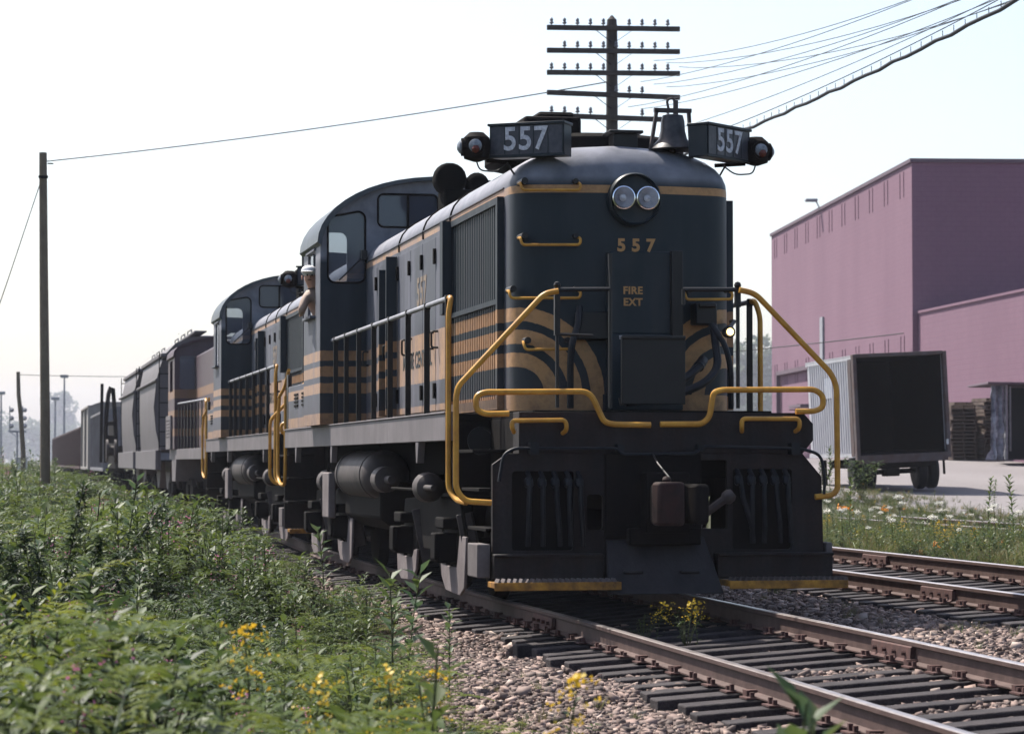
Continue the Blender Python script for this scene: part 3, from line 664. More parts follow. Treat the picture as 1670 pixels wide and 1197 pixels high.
    q = MB(); q.plate(outer, 'y', Y0, Y0+.05, [wl, wr, w2, w3]); P(q, 'cab_front_wall', M['cabf'], 0, cab)
    q = MB(); q.plate(outer, 'y', Y1-.05, Y1, [rrect(-1.60, -1.10, 3.75, 4.50, .1), wr]); P(q, 'cab_rear_wall', M['cabp'], 0, cab)
    for s_ in (-1, 1):
        q = MB(); q.plate([(Y0+.051, 1.785), (Y1-.051, 1.785), (Y1-.051, 4.2), (Y0+.051, 4.2)], 'x', *sorted((s_*W, s_*(W-.05))), [rrect(12.35, 13.25, 3.26, 4.12, .04)]); P(q, 'cab_side_wall', M['cabp'], 0, cab)
        q = MB(); q.bx(*sorted((s_*W, s_*(W+.03))), 12.3, 13.3, 4.13, 4.16); P(q, 'window_hood', M['cabp'], .004, cab)
        q = MB(); q.bx(*sorted((s_*W, s_*(W+.08))), 12.34, 13.26, 3.22, 3.26); P(q, 'window_sill', M['cabp'], .004, cab)
        q = MB(); q.bx(*sorted((s_*(W-.03), s_*(W-.02))), 12.8, 13.25, 3.26, 4.12); P(q, 'window_pane', M['glass'], 0, cab)
    ro = [(x*1.03, z+.02) for x, z in arch]; ri = [(x*.995, z-.03) for x, z in reversed(arch)]
    q = MB(); q.plate(ro+ri, 'y', Y0-.10, Y1+.12); P(q, 'cab_roof', M['roofg'], 0, cab)
    for hh in (wl, wr, w2, w3):
        q = MB(); q.plate(hh, 'y', Y0+.02, Y0+.03); P(q, 'window_pane', M['glass'], 0, cab)
    for hh in (wl, w2):
        cx = sum(a for a, b_ in hh)/len(hh); cz = sum(b_ for a, b_ in hh)/len(hh)
        fr = MB(); fr.tube([(a, Y0-.004, b_) for a, b_ in hh+[hh[0]]], .014, 5)
        if hh is w2: fr.bx(-.54, -.51, Y0-.01, Y0+.01, 4.43, 4.85)
        P(fr, 'window_gasket', M['dark'], 0, cab)
    q = MB(); q.tube([(-1.12, Y0-.03, 4.02), (-1.45, Y0-.03, 3.70)], .010, 5); q.bx(-1.16, -1.08, Y0-.08, Y0, 3.98, 4.10); P(q, 'wiper', M['black'], 0, cab)
    q = MB(); q.bx(-W+.05, W-.05, Y0+.06, Y1-.06, 2.0, 2.05); q.bx(-.5, 1.0, 12.1, 12.5, 2.05, 3.5); P(q, 'cab_interior', M['dark'], .01, cab)
    # --- short hood and battery boxes
    hood = MB(); rr = []
    o = [(-1.06, 1.785), (1.06, 1.785), (1.06, 3.9)]+[(1.06*max(0, 1-math.sin(k/9*math.pi/2)**2.3)**(1/2.3), 3.9+.46*math.sin(k/9*math.pi/2)) for k in range(1, 10)]
    o = o+[(-x, z) for x, z in reversed(o[2:-1])]
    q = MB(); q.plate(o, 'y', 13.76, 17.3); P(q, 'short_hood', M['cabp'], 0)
    for s_ in (-1, 1):
        q = MB(); q.bx(*sorted((s_*1.57, s_*1.07)), 13.78, 17.0, 1.786, 2.42)
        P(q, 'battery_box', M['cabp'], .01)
        for yy in (14.6, 15.6):
            q = MB()
            for k in range(4): q.bx(*sorted((s_*1.57, s_*1.585)), yy, yy+.5, 2.10+.055*k, 2.13+.055*k)
            P(q, 'battery_box_louvre', M['dark'], .003)
        bd = number_board(root, s_*1.05, 17.25, 4.32, R(180-33*s_), '557')
    q = MB(); q.bx(-1.5, 1.5, 18.2, 18.26, .25, 1.74); P(q, 'rear_pilot', M['pilot'], .01)
    q = MB(); q.bx(-.12, .12, 18.2, 18.55, .8, 1.05); q.bx(-.2, .2, 18.5, 18.75, .74, 1.1); P(q, 'rear_coupler', M['dark'], .02)
    # --- tanks and trucks
    for s_ in (-1, 1):
        q = MB(); x = s_*1.20; q.lathe([(.05, 0), (.20, .05), (.285, .16), (.30, .30), (.30, 2.9), (.285, 3.05), (.2, 3.15), (.05, 3.2)], (x, 8.9, 1.13), (0, 1, 0), 28)
        for y in (9.3, 11.6): q.lathe([(.30, 0), (.312, .01), (.312, .05), (.30, .06)], (x, y, 1.13), (0, 1, 0), 28, closed=False)
        P(q, 'air_reservoir', M['tank'], 0)
        q = MB(); q.lathe([(.08, 0), (.155, .04), (.16, .4), (.12, .48)], (s_*1.30, 8.25, 1.08), (0, 1, 0), 20); q.cyl((s_*1.3, 7.9, 1.08), (s_*1.3, 8.3, 1.08), .05); P(q, 'air_filter', M['tank'], 0)
    q = MB(); q.plate([(-1.1, .45), (1.1, .45), (1.3, .6), (1.3, 1.05), (-1.3, 1.05), (-1.3, .6)], 'y', 8.9, 12.3); P(q, 'fuel_tank', M['dark'], .03)
    q = MB(); q.bx(-1.50, -1.40, 12.5, 13.2, .53, 1.15); P(q, 'sand_box', M['pedestal'], .02)
    q = MB()
    for s_ in (-1, 1):
        q.tube([(s_*1.35, 3.0, 1.5), (s_*1.35, 3.0, 1.15), (s_*1.2, 3.2, .4)], .02, 6); q.tube([(s_*1.40, 7.2, .99), (s_*1.4, 5.2, .99)], .016, 6); q.tube([(s_*1.42, 8.1, 1.5), (s_*1.42, 12.8, 1.42)], .02, 6)
        q.tube([(s_*1.45, 12.9, 1.5), (s_*1.45, 12.95, .85), (s_*1.35, 13.1, .3)], .02, 6)
    P(q, 'brake_pipe', M['dark'], 0)
    make_truck(root, 5.45); make_truck(root, 14.3)
    return root
def split_sides(root, names, axis=0):
    for o in [c for c in bpy.data.objects if c.parent == root and c.type == 'MESH' and c.name.split('.')[0] in names]:
        bm = bmesh.new(); bm.from_mesh(o.data); c0 = sum(v.co[axis] for v in bm.verts)/len(bm.verts); b2 = bm.copy()
        bmesh.ops.delete(bm, geom=[v for v in bm.verts if v.co[axis] > c0], context='VERTS'); bmesh.ops.delete(b2, geom=[v for v in b2.verts if v.co[axis] <= c0], context='VERTS')
        n = o.copy(); n.data = o.data.copy(); col.objects.link(n); bm.to_mesh(o.data); b2.to_mesh(n.data); bm.free(); b2.free()
eng = make_engine('diesel_locomotive', (.08, 0, 0), 'lead dark green diesel locomotive with gold stripes, yellow end handrails and twin headlights')
split_sides(eng, ('footboard_back', 'hose_pocket', 'step_well', 'step_well_plate', 'footboard_bracket', 'receptacle_box', 'side_sill', 'drip_rail', 'brake_pipe', 'grab_iron_foot'))
split_sides(eng, ('step_well', 'brake_pipe'), 1)
e2 = copy_tree(eng); e2.location = (.30, 18.95, 0)
tag(e2, 'second dark green diesel locomotive coupled directly behind the lead engine', 'locomotive')

# --- maroon switcher
def wheels(root, yc, wb=1.75, r=.42, frame='dark'):
    t = bpy.data.objects.new('truck', None); col.objects.link(t); t.parent = root
    for y in (yc-wb/2, yc+wb/2):
        mb = MB()
        for s_ in (-1, 1): mb.lathe([(.3, -.06), (r, -.05), (r+.03, .05), (r+.03, .07), (.1, .09)], (s_*.76, y, r), (-s_, 0, 0), 22)
        mb.cyl((-1.1, y, r), (1.1, y, r), .08); mb.build('wheelset', M['dark'], t)
    for s_ in (-1, 1):
        L = wb/2
        MB().plate([(yc-L-.25, .62), (yc-L+.2, .72), (yc-.3, .82), (yc+.3, .82), (yc+L-.2, .72), (yc+L+.25, .62), (yc+L+.22, .36), (yc+L-.15, .34), (yc+.35, .22), (yc-.35, .22), (yc-L+.15, .34), (yc-L-.22, .36)], 'x', *sorted((s_*1.02, s_*1.14)), [rrect(yc-.28, yc+.28, .34, .66, .04)]).build('side_frame', M[frame], t, .015)
    return t
def switcher(loc):
    root = empty('switcher_locomotive', loc, 0, 'maroon and gold switcher locomotive third in the train, ahead of the hopper cars', 'locomotive')
    k = NT('maroon_and_gold_paint'); sx = k.n('ShaderNodeSeparateXYZ'); k.t.links.new(k.coord(), sx.inputs[0]); z = sx.outputs[2]
    band = lambda lo, hi: k.math('MULTIPLY', k.math('GREATER_THAN', z, lo), k.math('LESS_THAN', z, hi))
    g = k.math('MAXIMUM', k.math('MAXIMUM', band(3.0, 3.24), band(2.5, 2.68)), band(1.98, 2.18))
    c = k.mix(g, (.030, .010, .016), (.20, .10, .04)); c = k.mix(k.math('MULTIPLY', k.noise(1., k.coord('Object', (3, 3, .5))), .35), c, (.10, .07, .10)); mm = k.fin(c, .5)
    P = lambda mb, n, m, bv=.006, par=root: mb.build(n, m, par, bv)
    q = MB(); q.bx(-1.5, 1.5, .9, 14.1, 1.35, 1.62); P(q, 'frame', M['sill'])
    q = MB(); q.plate([(11.3, 1.35), (13.2, 1.35), (13.0, .75), (11.6, .75)], 'x', -1.5, 1.5); P(q, 'side_skirt', M['sill'])
    q = MB(); q.bx(-1.0, 1.0, 1.2, 11.2, 1.63, 4.15); P(q, 'hood', mm, .06)
    q = MB()
    for i in range(14):
        for j in range(9): q.bx(-1.03, -1.0, 1.7+.24*j, 1.86+.24*j, 2.0+.12*i, 2.05+.12*i)
    P(q, 'hood_louvre', M['dark'], 0)
    q = MB(); q.bx(-1.2, -1.0, 2.0, 2.1, 2.2, 3.9); P(q, 'hood_post', mm)
    cab = bpy.data.objects.new('cab', None); col.objects.link(cab); cab.parent = root
    W = 1.56; Y0, Y1 = 11.2, 13.9
    arch = [(W*math.cos(R(a)), 4.1+.55*math.sin(R(a))**.8) for a in np.linspace(0, 180, 17)]
    P(MB().plate([(-W, 1.63), (W, 1.63)]+arch, 'y', Y0, Y0+.05, [rrect(-1.42, -1.02, 3.25, 4.15, .05), rrect(1.02, 1.42, 3.25, 4.15, .05)]), 'cab_front_wall', mm, 0, cab)
    P(MB().plate([(-W, 1.63), (W, 1.63)]+arch, 'y', Y1-.05, Y1, [rrect(-1.42, 1.42, 3.3, 4.15, .05)]), 'cab_rear_wall', mm, 0, cab)
    for s_ in (-1, 1): P(MB().plate([(Y0+.051, 1.63), (Y1-.051, 1.63), (Y1-.051, 4.12), (Y0+.051, 4.12)], 'x', *sorted((s_*W, s_*(W-.05))), [rrect(12.0, 13.2, 3.2, 4.05, .03)]), 'cab_side_wall', mm, 0, cab)
    P(MB().plate([(x*1.03, z_+.03) for x, z_ in arch]+[(x, z_-.02) for x, z_ in reversed(arch)], 'y', Y0-.1, Y1+.15), 'cab_roof', M['maroon'], 0, cab)
    P(MB().plate(rrect(-1.42, -1.02, 3.25, 4.15, .05), 'y', Y0+.02, Y0+.03), 'window_pane', M['glass'], 0, cab)
    q = MB(); q.bx(-1.62, -1.57, 12.0, 14.0, 1.63, 2.55)
    for i in range(6):
        for j in range(6): q.bx(-1.63, -1.62, 12.15+.3*j, 12.3+.3*j, 1.95+.09*i, 1.99+.09*i)
    P(q, 'cab_side_grille', M['sill'], .005, cab)
    for s_ in (-1, 1):
        P(MB().tube([(s_*1.46, 1.2, 2.75), (s_*1.46, 11.2, 2.85)], .025, 8), 'walkway_handrail', M['alum'], 0)
        P(MB().tube(arc_round([(s_*1.46, 1.2, 2.75), (s_*1.48, .95, 2.7), (s_*1.48, .95, .9)], .1), .03, 8), 'step_handrail', M['yellow'], 0)
        for y in np.linspace(1.3, 10.9, 9): P(MB().bx(s_*1.46-.015, s_*1.46+.015, y-.05, y+.05, 1.62, 2.76), 'stanchion', M['black'], 0)
    P(MB().bx(-1.45, 1.45, .3, .4, .3, 1.6), 'pilot', M['pilot'])
    P(MB().bx(-.15, .15, -.3, .35, .78, 1.05), 'coupler', M['dark'])
    wheels(root, 3.2, 2.4, .5); wheels(root, 11.4, 2.4, .5)
    return root
switcher((.40, 38.1, 0))

# --- freight cars
def hopper(loc, label):
    root = empty('covered_hopper_car', loc, 0, label, 'freight car', 'grey covered hopper cars')
    L = 11.7; P = lambda mb, n, m, bv=.006: mb.build(n, m, root, bv)
    sec = [(-.55, 4.95), (-1.05, 4.75), (-1.42, 4.36), (-1.58, 3.7), (-1.62, 2.9), (-1.58, 2.2), (-1.50, 1.62)]
    # bulging side that tapers to both ends
    mb = MB(); ys_ = [.35, .6, 1.2, 2.5, 5.85, 9.2, 10.5, 11.1, 11.35]; n = len(sec)*2; vs_ = []
    for y in ys_:
        e = min(y-.0, L-y); 
        for x, z in sec+[(-x, z) for x, z in reversed(sec)]:
            e = float(np.interp(z, [1.62, 2.2, 2.9, 3.7, 4.36, 4.95], [.15, 1.0, 1.45, .75, .1, .3])); yy = .35+e+(y-.35)/11.*(11.-2*e); vs_.append((x, yy, z))
    fs = [(i*n+k, i*n+(k+1) % n, (i+1)*n+(k+1) % n, (i+1)*n+k) for i in range(len(ys_)-1) for k in range(n)]
    mb.add(vs_, fs+[tuple(range(n)), tuple(range((len(ys_)-1)*n, len(ys_)*n))])
    P(mb, 'body', M['hopgrey'], 0)
    q = MB()
    for sx in (-1, 1): q.bx(*sorted((sx*1.50, sx*1.66)), .1, L-.1, 1.05, 1.62); q.tube([(sx*1.62, .3, 3.66), (sx*1.62, L-.3, 3.66)], .05, 6); q.bx(*sorted((sx*1.35, sx*1.5)), .3, L-.3, 4.34, 4.44)
    P(q, 'side_sill', M['hopgrey'], .01)
    q = MB(); q.bx(-.55, -.2, .0, L, 5.05, 5.09); q.bx(.2, .55, .0, L, 5.05, 5.09); q.bx(-1.0, 1.0, .0, .3, 4.98, 5.02)
    for y in np.linspace(.2, L-.2, 8): q.bx(-.8, .8, y-.03, y+.03, 4.88, 5.06)
    P(q, 'running_board', M['cargrey'], 0)
    q = MB()
    for y in (2., 5., 8.): q.tube(arc_round([(-.5, y, 5.05), (-.5, y, 5.22), (-.5, y+1.6, 5.22), (-.5, y+1.6, 5.05)], .05), .02, 5); q.lathe([(.4, 0), (.4, .1), (.1, .14)], (0, y+.8, 4.95), (0, 0, 1), 14)
    P(q, 'roof_hatch', M['cargrey'], 0)
    q = MB()
    for yy in (3.4, 8.2): q.plate([(yy-1.6, 1.3), (yy+1.6, 1.3), (yy+.4, .45), (yy-.4, .45)], 'x', -1.1, 1.1)
    P(q, 'hopper_chute', M['hopgrey'], .02)
    q = MB()
    for y in (.12, L-.12):
        for k in range(8): q.bx(-1.55, -1.15, y-.015, y+.015, 1.3+.42*k, 1.33+.42*k)
        q.bx(-1.57, -1.54, y-.02, y+.02, 1.1, 4.45); q.bx(-1.16, -1.13, y-.02, y+.02, 1.1, 4.45)
    P(q, 'ladder', M['dark'], 0)
    P(MB().bx(-.15, .15, -.25, .3, .75, 1.0).bx(-.15, .15, L-.3, L+.25, .75, 1.0), 'coupler', M['dark'])
    wheels(root, 1.4); wheels(root, L-1.4)
    split_sides(root, ('side_sill', 'running_board')); split_sides(root, ('hopper_chute', 'coupler', 'ladder'), 1)
    return root
hopper((.30, 54.6, 0), 'grey covered hopper car coupled directly behind the maroon switcher')
hopper((.30, 67.9, 0), 'grey covered hopper car with a flatcar coupled behind it')
def flatcar(loc):
    root = empty('flatcar', loc, 0, 'low dark flatcar carrying tall steel arches behind the hopper cars', 'freight car')
    L = 12.; P = lambda mb, n, m, bv=.01: mb.build(n, m, root, bv)
    P(MB().bx(-1.4, 1.4, 0, L, 1.0, 1.25), 'deck', M['dark'])
    q = MB()
    for y in np.linspace(.4, L-.4, 9): P(MB().bx(-1.5, -1.4, y-.07, y+.07, .85, 1.9), 'stake', M['dark']); wheels(root, 1.5); wheels(root, L-1.5)
    P(MB().bx(-1.5, -1.41, 5., L, 1.0, 3.0), 'side_rack', M['dark'])
    return root
flatcar((.30, 81.3, 0))
ar = empty('steel_arch_frame', (-1.52, 82.6, 1.25), 0, 'tall dark steel arch frame standing on the flatcar', 'steel frame')
q = MB(); q.tube([(-.19, 0, 0), (-.20, .2, 1.2), (-.16, .3, 2.0), (-.08, .4, 2.7), (0, .4, 2.95), (.09, .4, 2.9), (.16, .5, 2.1), (.2, .3, 1.2), (.24, 0, 0)], .085, 8); q.bx(-.2, .2, .1, .3, .75, 1.05); q.bx(-.2, .22, .2, .4, 1.45, 1.6)
q.build('arch', M['dark'], ar)
q = MB(); q.beam((-.36, .5, 0), (-.33, .5, 3.1), .12, .12); q.build('post', M['dark'], ar)
q = MB(); q.lathe([(.05, -.2), (.45, -.2), (.45, -.12), (.2, -.1), (.2, .1), (.45, .12), (.45, .2), (.05, .2)], (.0, -.4, .45), (1, 0, 0), 16); q.build('reel', M['tank'], ar)
def boxcar(loc, L, h, m, ribs, label, name, group=None, cover=True):
    root = empty(name, loc, 0, label, 'freight car', group)
    P = lambda mb, n, mm, bv=.01: mb.build(n, mm, root, bv)
    if cover:
        P(MB().bx(-1.45, 1.45, .2, L-.2, 1.0, h), 'body', m)
        P(MB().plate([(-1.5, h), (1.5, h), (.9, h+.22), (-.9, h+.22)], 'y', .15, L-.15), 'roof', m)
    else:
        q = MB(); q.bx(-1.45, -1.40, .2, L-.2, 1.0, h); q.bx(1.40, 1.45, .2, L-.2, 1.0, h); q.bx(-1.4, 1.4, .2, .3, 1.0, h); q.bx(-1.4, 1.4, L-.3, L-.2, 1.0, h); q.bx(-1.4, 1.4, .3, L-.3, 1.3, 1.4)
        P(q, 'body', m)
        q = MB(); n = 14; vs_ = []
        for i in range(n+1):
            for j in range(7):
                x = -1.38+2.76*j/6; y = .35+(L-.7)*i/n; vs_.append((x, y, h-.45+.45*math.sin(math.pi*j/6)*abs(math.sin(2*math.pi*i/n+.3))+rnd.uniform(0, .1)))
        q.add(vs_, [(i*7+j, i*7+j+1, (i+1)*7+j+1, (i+1)*7+j) for i in range(n) for j in range(6)]); P(q, 'load', M['dark'], 0)
    q = MB()
    for y in np.linspace(.3, L-.3, ribs):
        for s_ in (-1, 1): q.bx(*sorted((s_*1.45, s_*1.56)), y-.08, y+.08, .95, h-.02)
    for s_ in (-1, 1): q.bx(*sorted((s_*1.42, s_*1.57)), .15, L-.15, h-.08, h+.03); q.bx(*sorted((s_*1.42, s_*1.57)), .15, L-.15, .85, 1.0)
    P(q, 'side_post', m); wheels(root, 1.6); wheels(root, L-1.6)
    P(MB().bx(-.15, .15, -.15, .3, .75, 1.0).bx(-.15, .15, L-.3, L+.15, .75, 1.0), 'coupler', M['dark'])
    return root
boxcar((.30, 97.5, 0), 17.5, 3.55, M['cargrey'], 9, 'light grey ribbed freight car between the flatcar and the pale boxcar', 'ribbed_freight_car')
boxcar((.30, 118.5, 0), 13., 4.2, mat('pale_cream_car_paint', (.25, .235, .225), (.2, .18, .17), 1.2, .6, streak=.4), 3, 'pale tall boxcar rising above the ribbed grey car', 'boxcar')
g0 = boxcar((.30, 133, 0), 11.6, 3.25, M['goncol'], 10, 'dark red hopper car in the far string, one of several alike', 'open_hopper_car', 'dark red open cars at the far end of the train', cover=False)
for i in range(1, 7):
    c = copy_tree(g0); c.location = (.30, 133+12.2*i, 0)

# --- the engineer at the cab window
def person():
    root = empty('person', (-1.60, 12.80, 3.08), 0, 'person in white cap and tan shirt leaning an arm out of the cab side window', 'person')
    V = [(.22, .05, .0), (.17, .0, .26), (.10, -.04, .46), (.03, -.07, .56), (-.06, -.12, .70), (-.07, -.13, .80),   # pelvis, waist, chest, neck base, head, crown
         (-.10, -.15, .46), (-.19, -.28, .25), (-.16, -.05, .23), (-.155, .02, .225),                                  # near arm to wrist
         (.26, .10, .46), (.24, -.14, .28), (.10, -.32, .22),                                                          # far arm
         (.10, -.12, -.04), (.08, -.50, -.04), (.08, -.52, -.45), (.08, -.62, -.50), (.34, -.12, -.04), (.34, -.50, -.04), (.34, -.52, -.45), (.34, -.62, -.50)]
    Rd = [.15, .15, .16, .06, .098, .075, .075, .055, .043, .032, .075, .055, .04, .095, .07, .05, .045, .095, .07, .05, .045]
    Ed = [(0, 1), (1, 2), (2, 3), (3, 4), (4, 5), (2, 6), (6, 7), (7, 8), (8, 9), (2, 10), (10, 11), (11, 12), (0, 13), (13, 14), (14, 15), (15, 16), (0, 17), (17, 18), (18, 19), (19, 20)]
    for k, (dz, ln) in enumerate(((.028, .07), (.012, .085), (-.006, .08), (-.022, .06))):      # four fingers and a thumb along the sill
        n = len(V); V += [(-.160, .07, .225+dz), (-.170, .07+ln*.55, .223+dz), (-.160, .07+ln, .215+dz)]; Rd += [.011, .010, .008]; Ed += [(9, n), (n, n+1), (n+1, n+2)]
    n = len(V); V += [(-.135, .05, .25), (-.13, .085, .262)]; Rd += [.012, .009]; Ed += [(9, n), (n, n+1)]
    me = bpy.data.meshes.new('body'); me.from_pydata(V, Ed, [])
    o = bpy.data.objects.new('body', me); col.objects.link(o); o.parent = root
    sk = o.modifiers.new('skin', 'SKIN'); sk.use_smooth_shade = True
    for i, r in enumerate(Rd): me.skin_vertices[0].data[i].radius = (r, r)
    me.skin_vertices[0].data[0].use_root = True
    ss = o.modifiers.new('sub', 'SUBSURF'); ss.levels = 1; ss.render_levels = 1
    k = NT('skin_and_tan_clothes'); sx = k.n('ShaderNodeSeparateXYZ'); k.t.links.new(k.coord(), sx.inputs[0])
    hd = k.math('GREATER_THAN', sx.outputs[2], .575); arm = k.math('MULTIPLY', k.math('LESS_THAN', sx.outputs[0], -.10), k.math('MULTIPLY', k.math('GREATER_THAN', sx.outputs[1], -.16), k.math('LESS_THAN', sx.outputs[2], .32)))
    c = k.mix(k.math('MAXIMUM', hd, arm), (.26, .18, .14), (.42, .22, .15)); me.materials.append(k.fin(c, .7))
    h = MB(); h.ball((-.07, -.13, .80), .112, 14, (1, 1.05, .72)); h.ball((-.11, -.22, .785), .085, 12, (1, 1, .16)); h.build('cap', M['cap'], root)
    f = MB(); f.ball((-.075, -.225, .715), .02, 8, (.8, 1.2, 1.3)); f.ball((.035, -.12, .71), .025, 8, (.4, 1, 1.4)); f.ball((-.165, -.10, .71), .025, 8, (.4, 1, 1.4)); f.build('nose_and_ears', M['skin'], root)
    e = MB(); e.ball((-.105, -.215, .74), .012, 6); e.ball((-.04, -.215, .74), .012, 6); e.bx(-.10, -.05, -.222, -.212, .672, .680); e.build('eyes_and_mouth', M['dark'], root)
person()

# ------------------------------------------------------------------ poles and wires
M['pole'] = mat('weathered_pole_timber', (.21, .165, .11), (.12, .09, .065), 2., .85, streak=.8, fine=.4, bump=.3)
M['dpole'] = mat('dark_pole_timber', (.06, .05, .045), (.035, .03, .028), 3., .85, streak=.6)
M['wire'] = mat('dark_wire', (.03, .03, .035), None, rough=.6)
M['paleg'] = mat('pale_glass_insulator', (.12, .12, .13), (.2, .2, .22), 9., .3)
wp = empty('utility_pole', (-4.57, 50, -.4), 0, 'bare weathered wooden pole with a guy wire standing in the weed bank', 'utility pole')
MB().tube([(0, 0, -.3), (-.02, 0, 3), (-.075, 0, 6.5), (-.12, 0, 10.06)], .145, 14, .105).build('pole_shaft', M['pole'], wp)
q = MB(); q.bx(-.24, .02, -.16, -.1, 9.35, 9.42); q.build('pole_bracket', M['dark'], wp); q = MB(); q.cyl((0, -.13, 9.75), (.16, -.13, 9.75), .02); q.build('wire_pin', M['dark'], wp)
tp = empty('telegraph_pole', (9.99, 45, .5), 0, 'tall telegraph pole with five insulator crossarms behind the lead locomotive', 'telegraph pole')
MB().tube([(0, 0, -.8), (0, 0, 6), (0, 0, 12.2), (0, 0, 12.42)], .19, 12, .125).build('pole_shaft', M['dpole'], tp)
MB().lathe([(.125, 0), (.13, .12), (.02, .24)], (0, 0, 12.3), (0, 0, 1), 12).build('pole_cap', M['dpole'], tp)
arms = [(12.17, [0, 1, 2, 3, 4, 6, 7, 8, 9]), (11.57, [1, 2, 3, 4, 5, 6, 7, 8, 9]), (10.99, [0, 1, 2, 3, 4, 6, 7, 8, 9]), (10.41, [5, 6, 7]), (9.81, [0, 1, 2, 3, 7, 9])]
for ai, (z, pins) in enumerate(arms):
    q = MB(); tl = .02*(1 if ai < 3 else -.7); q.beam((-1.78, -.17, z-tl*1.6), (1.80, -.17, z+tl*1.6), .10, .13); a = q.build('crossarm', M['dpole'], tp, .01)
    q = MB(); q.beam((-.50, -.20, z-.05), (-.06, -.17, z-.36), .03, .012); q.beam((.50, -.20, z-.05), (.06, -.17, z-.36), .03, .012); q.build('arm_brace', M['dark'], a)
    for k in pins:
        x = -1.66+.348*k; q = MB(); zz = z+.06+tl*x*.9
        q.cyl((x, -.17, zz), (x, -.17, zz+.06), .015, n=6); q.lathe([(.045, 0), (.062, .03), (.035, .07), (.05, .10), (.03, .15), (.01, .165)], (x, -.17, zz+.04), (0, 0, 1), 10); q.build('insulator', M['paleg'], a)
def wire(name, pts, r, label, group=None, m='wire'):
    o = MB().tube(pts, r, 5).build(name, M[m]); tag(o, label, 'wire', group); return o
def sagline(x, z0, a, b, y0=45., y1=0., n=24):
    ys_ = np.linspace(y0, y1, n); return [(x, y-.17 if i == 0 else y, z0+a*(y0-y)+b*(y0-y)**2) for i, y in enumerate(ys_)]
# (x, pole z, slope, curvature): each thin line wire falls away from its pin and levels out toward the camera
W = [(11.08, 11.85, -.13, .0020), (11.43, 11.80, -.14, .0021), (11.77, 11.70, -.15, .0023), (10.73, 11.28, -.10, .0015), (11.08, 11.22, -.11, .0017), (11.43, 11.16, -.12, .0018), (10.38, 10.60, -.09, .0014), (10.73, 10.56, -.095, .0015), (11.43, 9.98, -.05, .0012)]
for x, z, a, b in W: wire('telegraph_wire', sagline(x, z+.0, a, b), .0085, 'thin telegraph wire running from the crossarm pole toward the viewer', 'telegraph wires from the crossarm pole')
cz = lambda y: 8.75-.030*(45-y)+.00095*(45-y)**2
cb = empty('telephone_cable', (0, 0, 0), 0, 'thick dark cable hung on rings under a messenger wire above the yard', 'cable')
ysx = np.linspace(45, 0, 60)
MB().tube([(10.15, y, cz(y)+.02*math.sin(y*3.1)) for y in ysx], .036, 8).build('cable_sheath', M['wire'], cb)
MB().tube([(10.15, y, cz(y)+.16+.002*(y-22)**2*.2) for y in ysx], .010, 5).build('messenger_wire', M['wire'], cb)
q = MB()
for y in np.arange(1, 45, .55): q.tube([(10.15, y, cz(y)), (10.15, y, cz(y)+.13)], .008, 4)
q.build('cable_ring', M['wire'], cb)
wire('span_wire', [(-4.62+14.47*t, 50-5*t, 9.42+1.85*t-.5*4*t*(1-t)*.28) for t in np.linspace(0, 1, 30)], .016, 'single span wire from the bare wooden pole to the telegraph pole')
wire('guy_wire', [(-4.72, 50, 8.95), (-5.6, 50, 6.2), (-7.6, 50, .2)], .014, 'slanting guy wire bracing the bare wooden pole')
wire('far_line_wire', [(-5.0+t*9, 100, 5.22-.25*t*(1-t)) for t in np.linspace(0, 1, 14)], .014, 'faint far wire running from the leaning grey pole')
lp = empty('leaning_pole', (-4.75, 100, -.3), 0, 'thin grey leaning pole beside the railway signals', 'utility pole')
MB().tube([(0, 0, -.1), (0, 0, 2.0), (-.13, 0, 3.8), (-.22, 0, 4.6), (-.25, 0, 5.65)], .12, 10, .085).build('pole_shaft', M['pole'], lp)
# railway signals, cabinet, far masts
M['sigg'] = mat('grey_signal_paint', (.26, .27, .30), (.2, .2, .22), 5., .6); M['white'] = mat('white_box_paint', (.6, .6, .6), (.45, .45, .45), 4., .6)
sg = empty('railway_signal', (-4.84, 130, -.1), 0, 'railway signal mast with two columns of three round lamps', 'signal')
q = MB(); q.cyl((0, 0, 0), (0, 0, 3.1), .05); q.bx(-.48, .5, -.04, .04, 3.02, 3.12); q.beam((-.35, 0, 3.0), (0, 0, 2.75), .03, .03); q.beam((.35, 0, 3.0), (0, 0, 2.75), .03, .03); q.cyl((-.42, 0, 3.1), (-.42, 0, 4.5), .03, n=8); q.cyl((.30, 0, 3.1), (.30, 0, 4.5), .03, n=8); q.build('mast', M['sigg'], sg)
for x in (-.31, .41):
    for z in (3.38, 3.82, 4.28):
        q = MB(); q.lathe([(.13, 0), (.13, .06), (.09, .08), (.05, .22)], (x, 0, z), (0, -1, 0), 14); q.build('signal_lamp', M['sigg'], sg)
cbn = empty('relay_cabinet', (-4.55, 131, -.1), 0, 'white trackside relay cabinet with a flat lid below the railway signals', 'cabinet')
MB().bx(-.33, .30, -.3, .3, 0, 1.55).build('cabinet_body', M['white'], cbn, .02); MB().bx(-.40, .38, -.36, .36, 1.55, 1.66).build('lid', M['white'], cbn, .03)
q = MB(); q.cyl((.1, -.5, .1), (.1, -.5, .75), .22, .10); q.ball((.1, -.5, .8), .16, 10); q.build('relay_housing', M['white'], cbn)
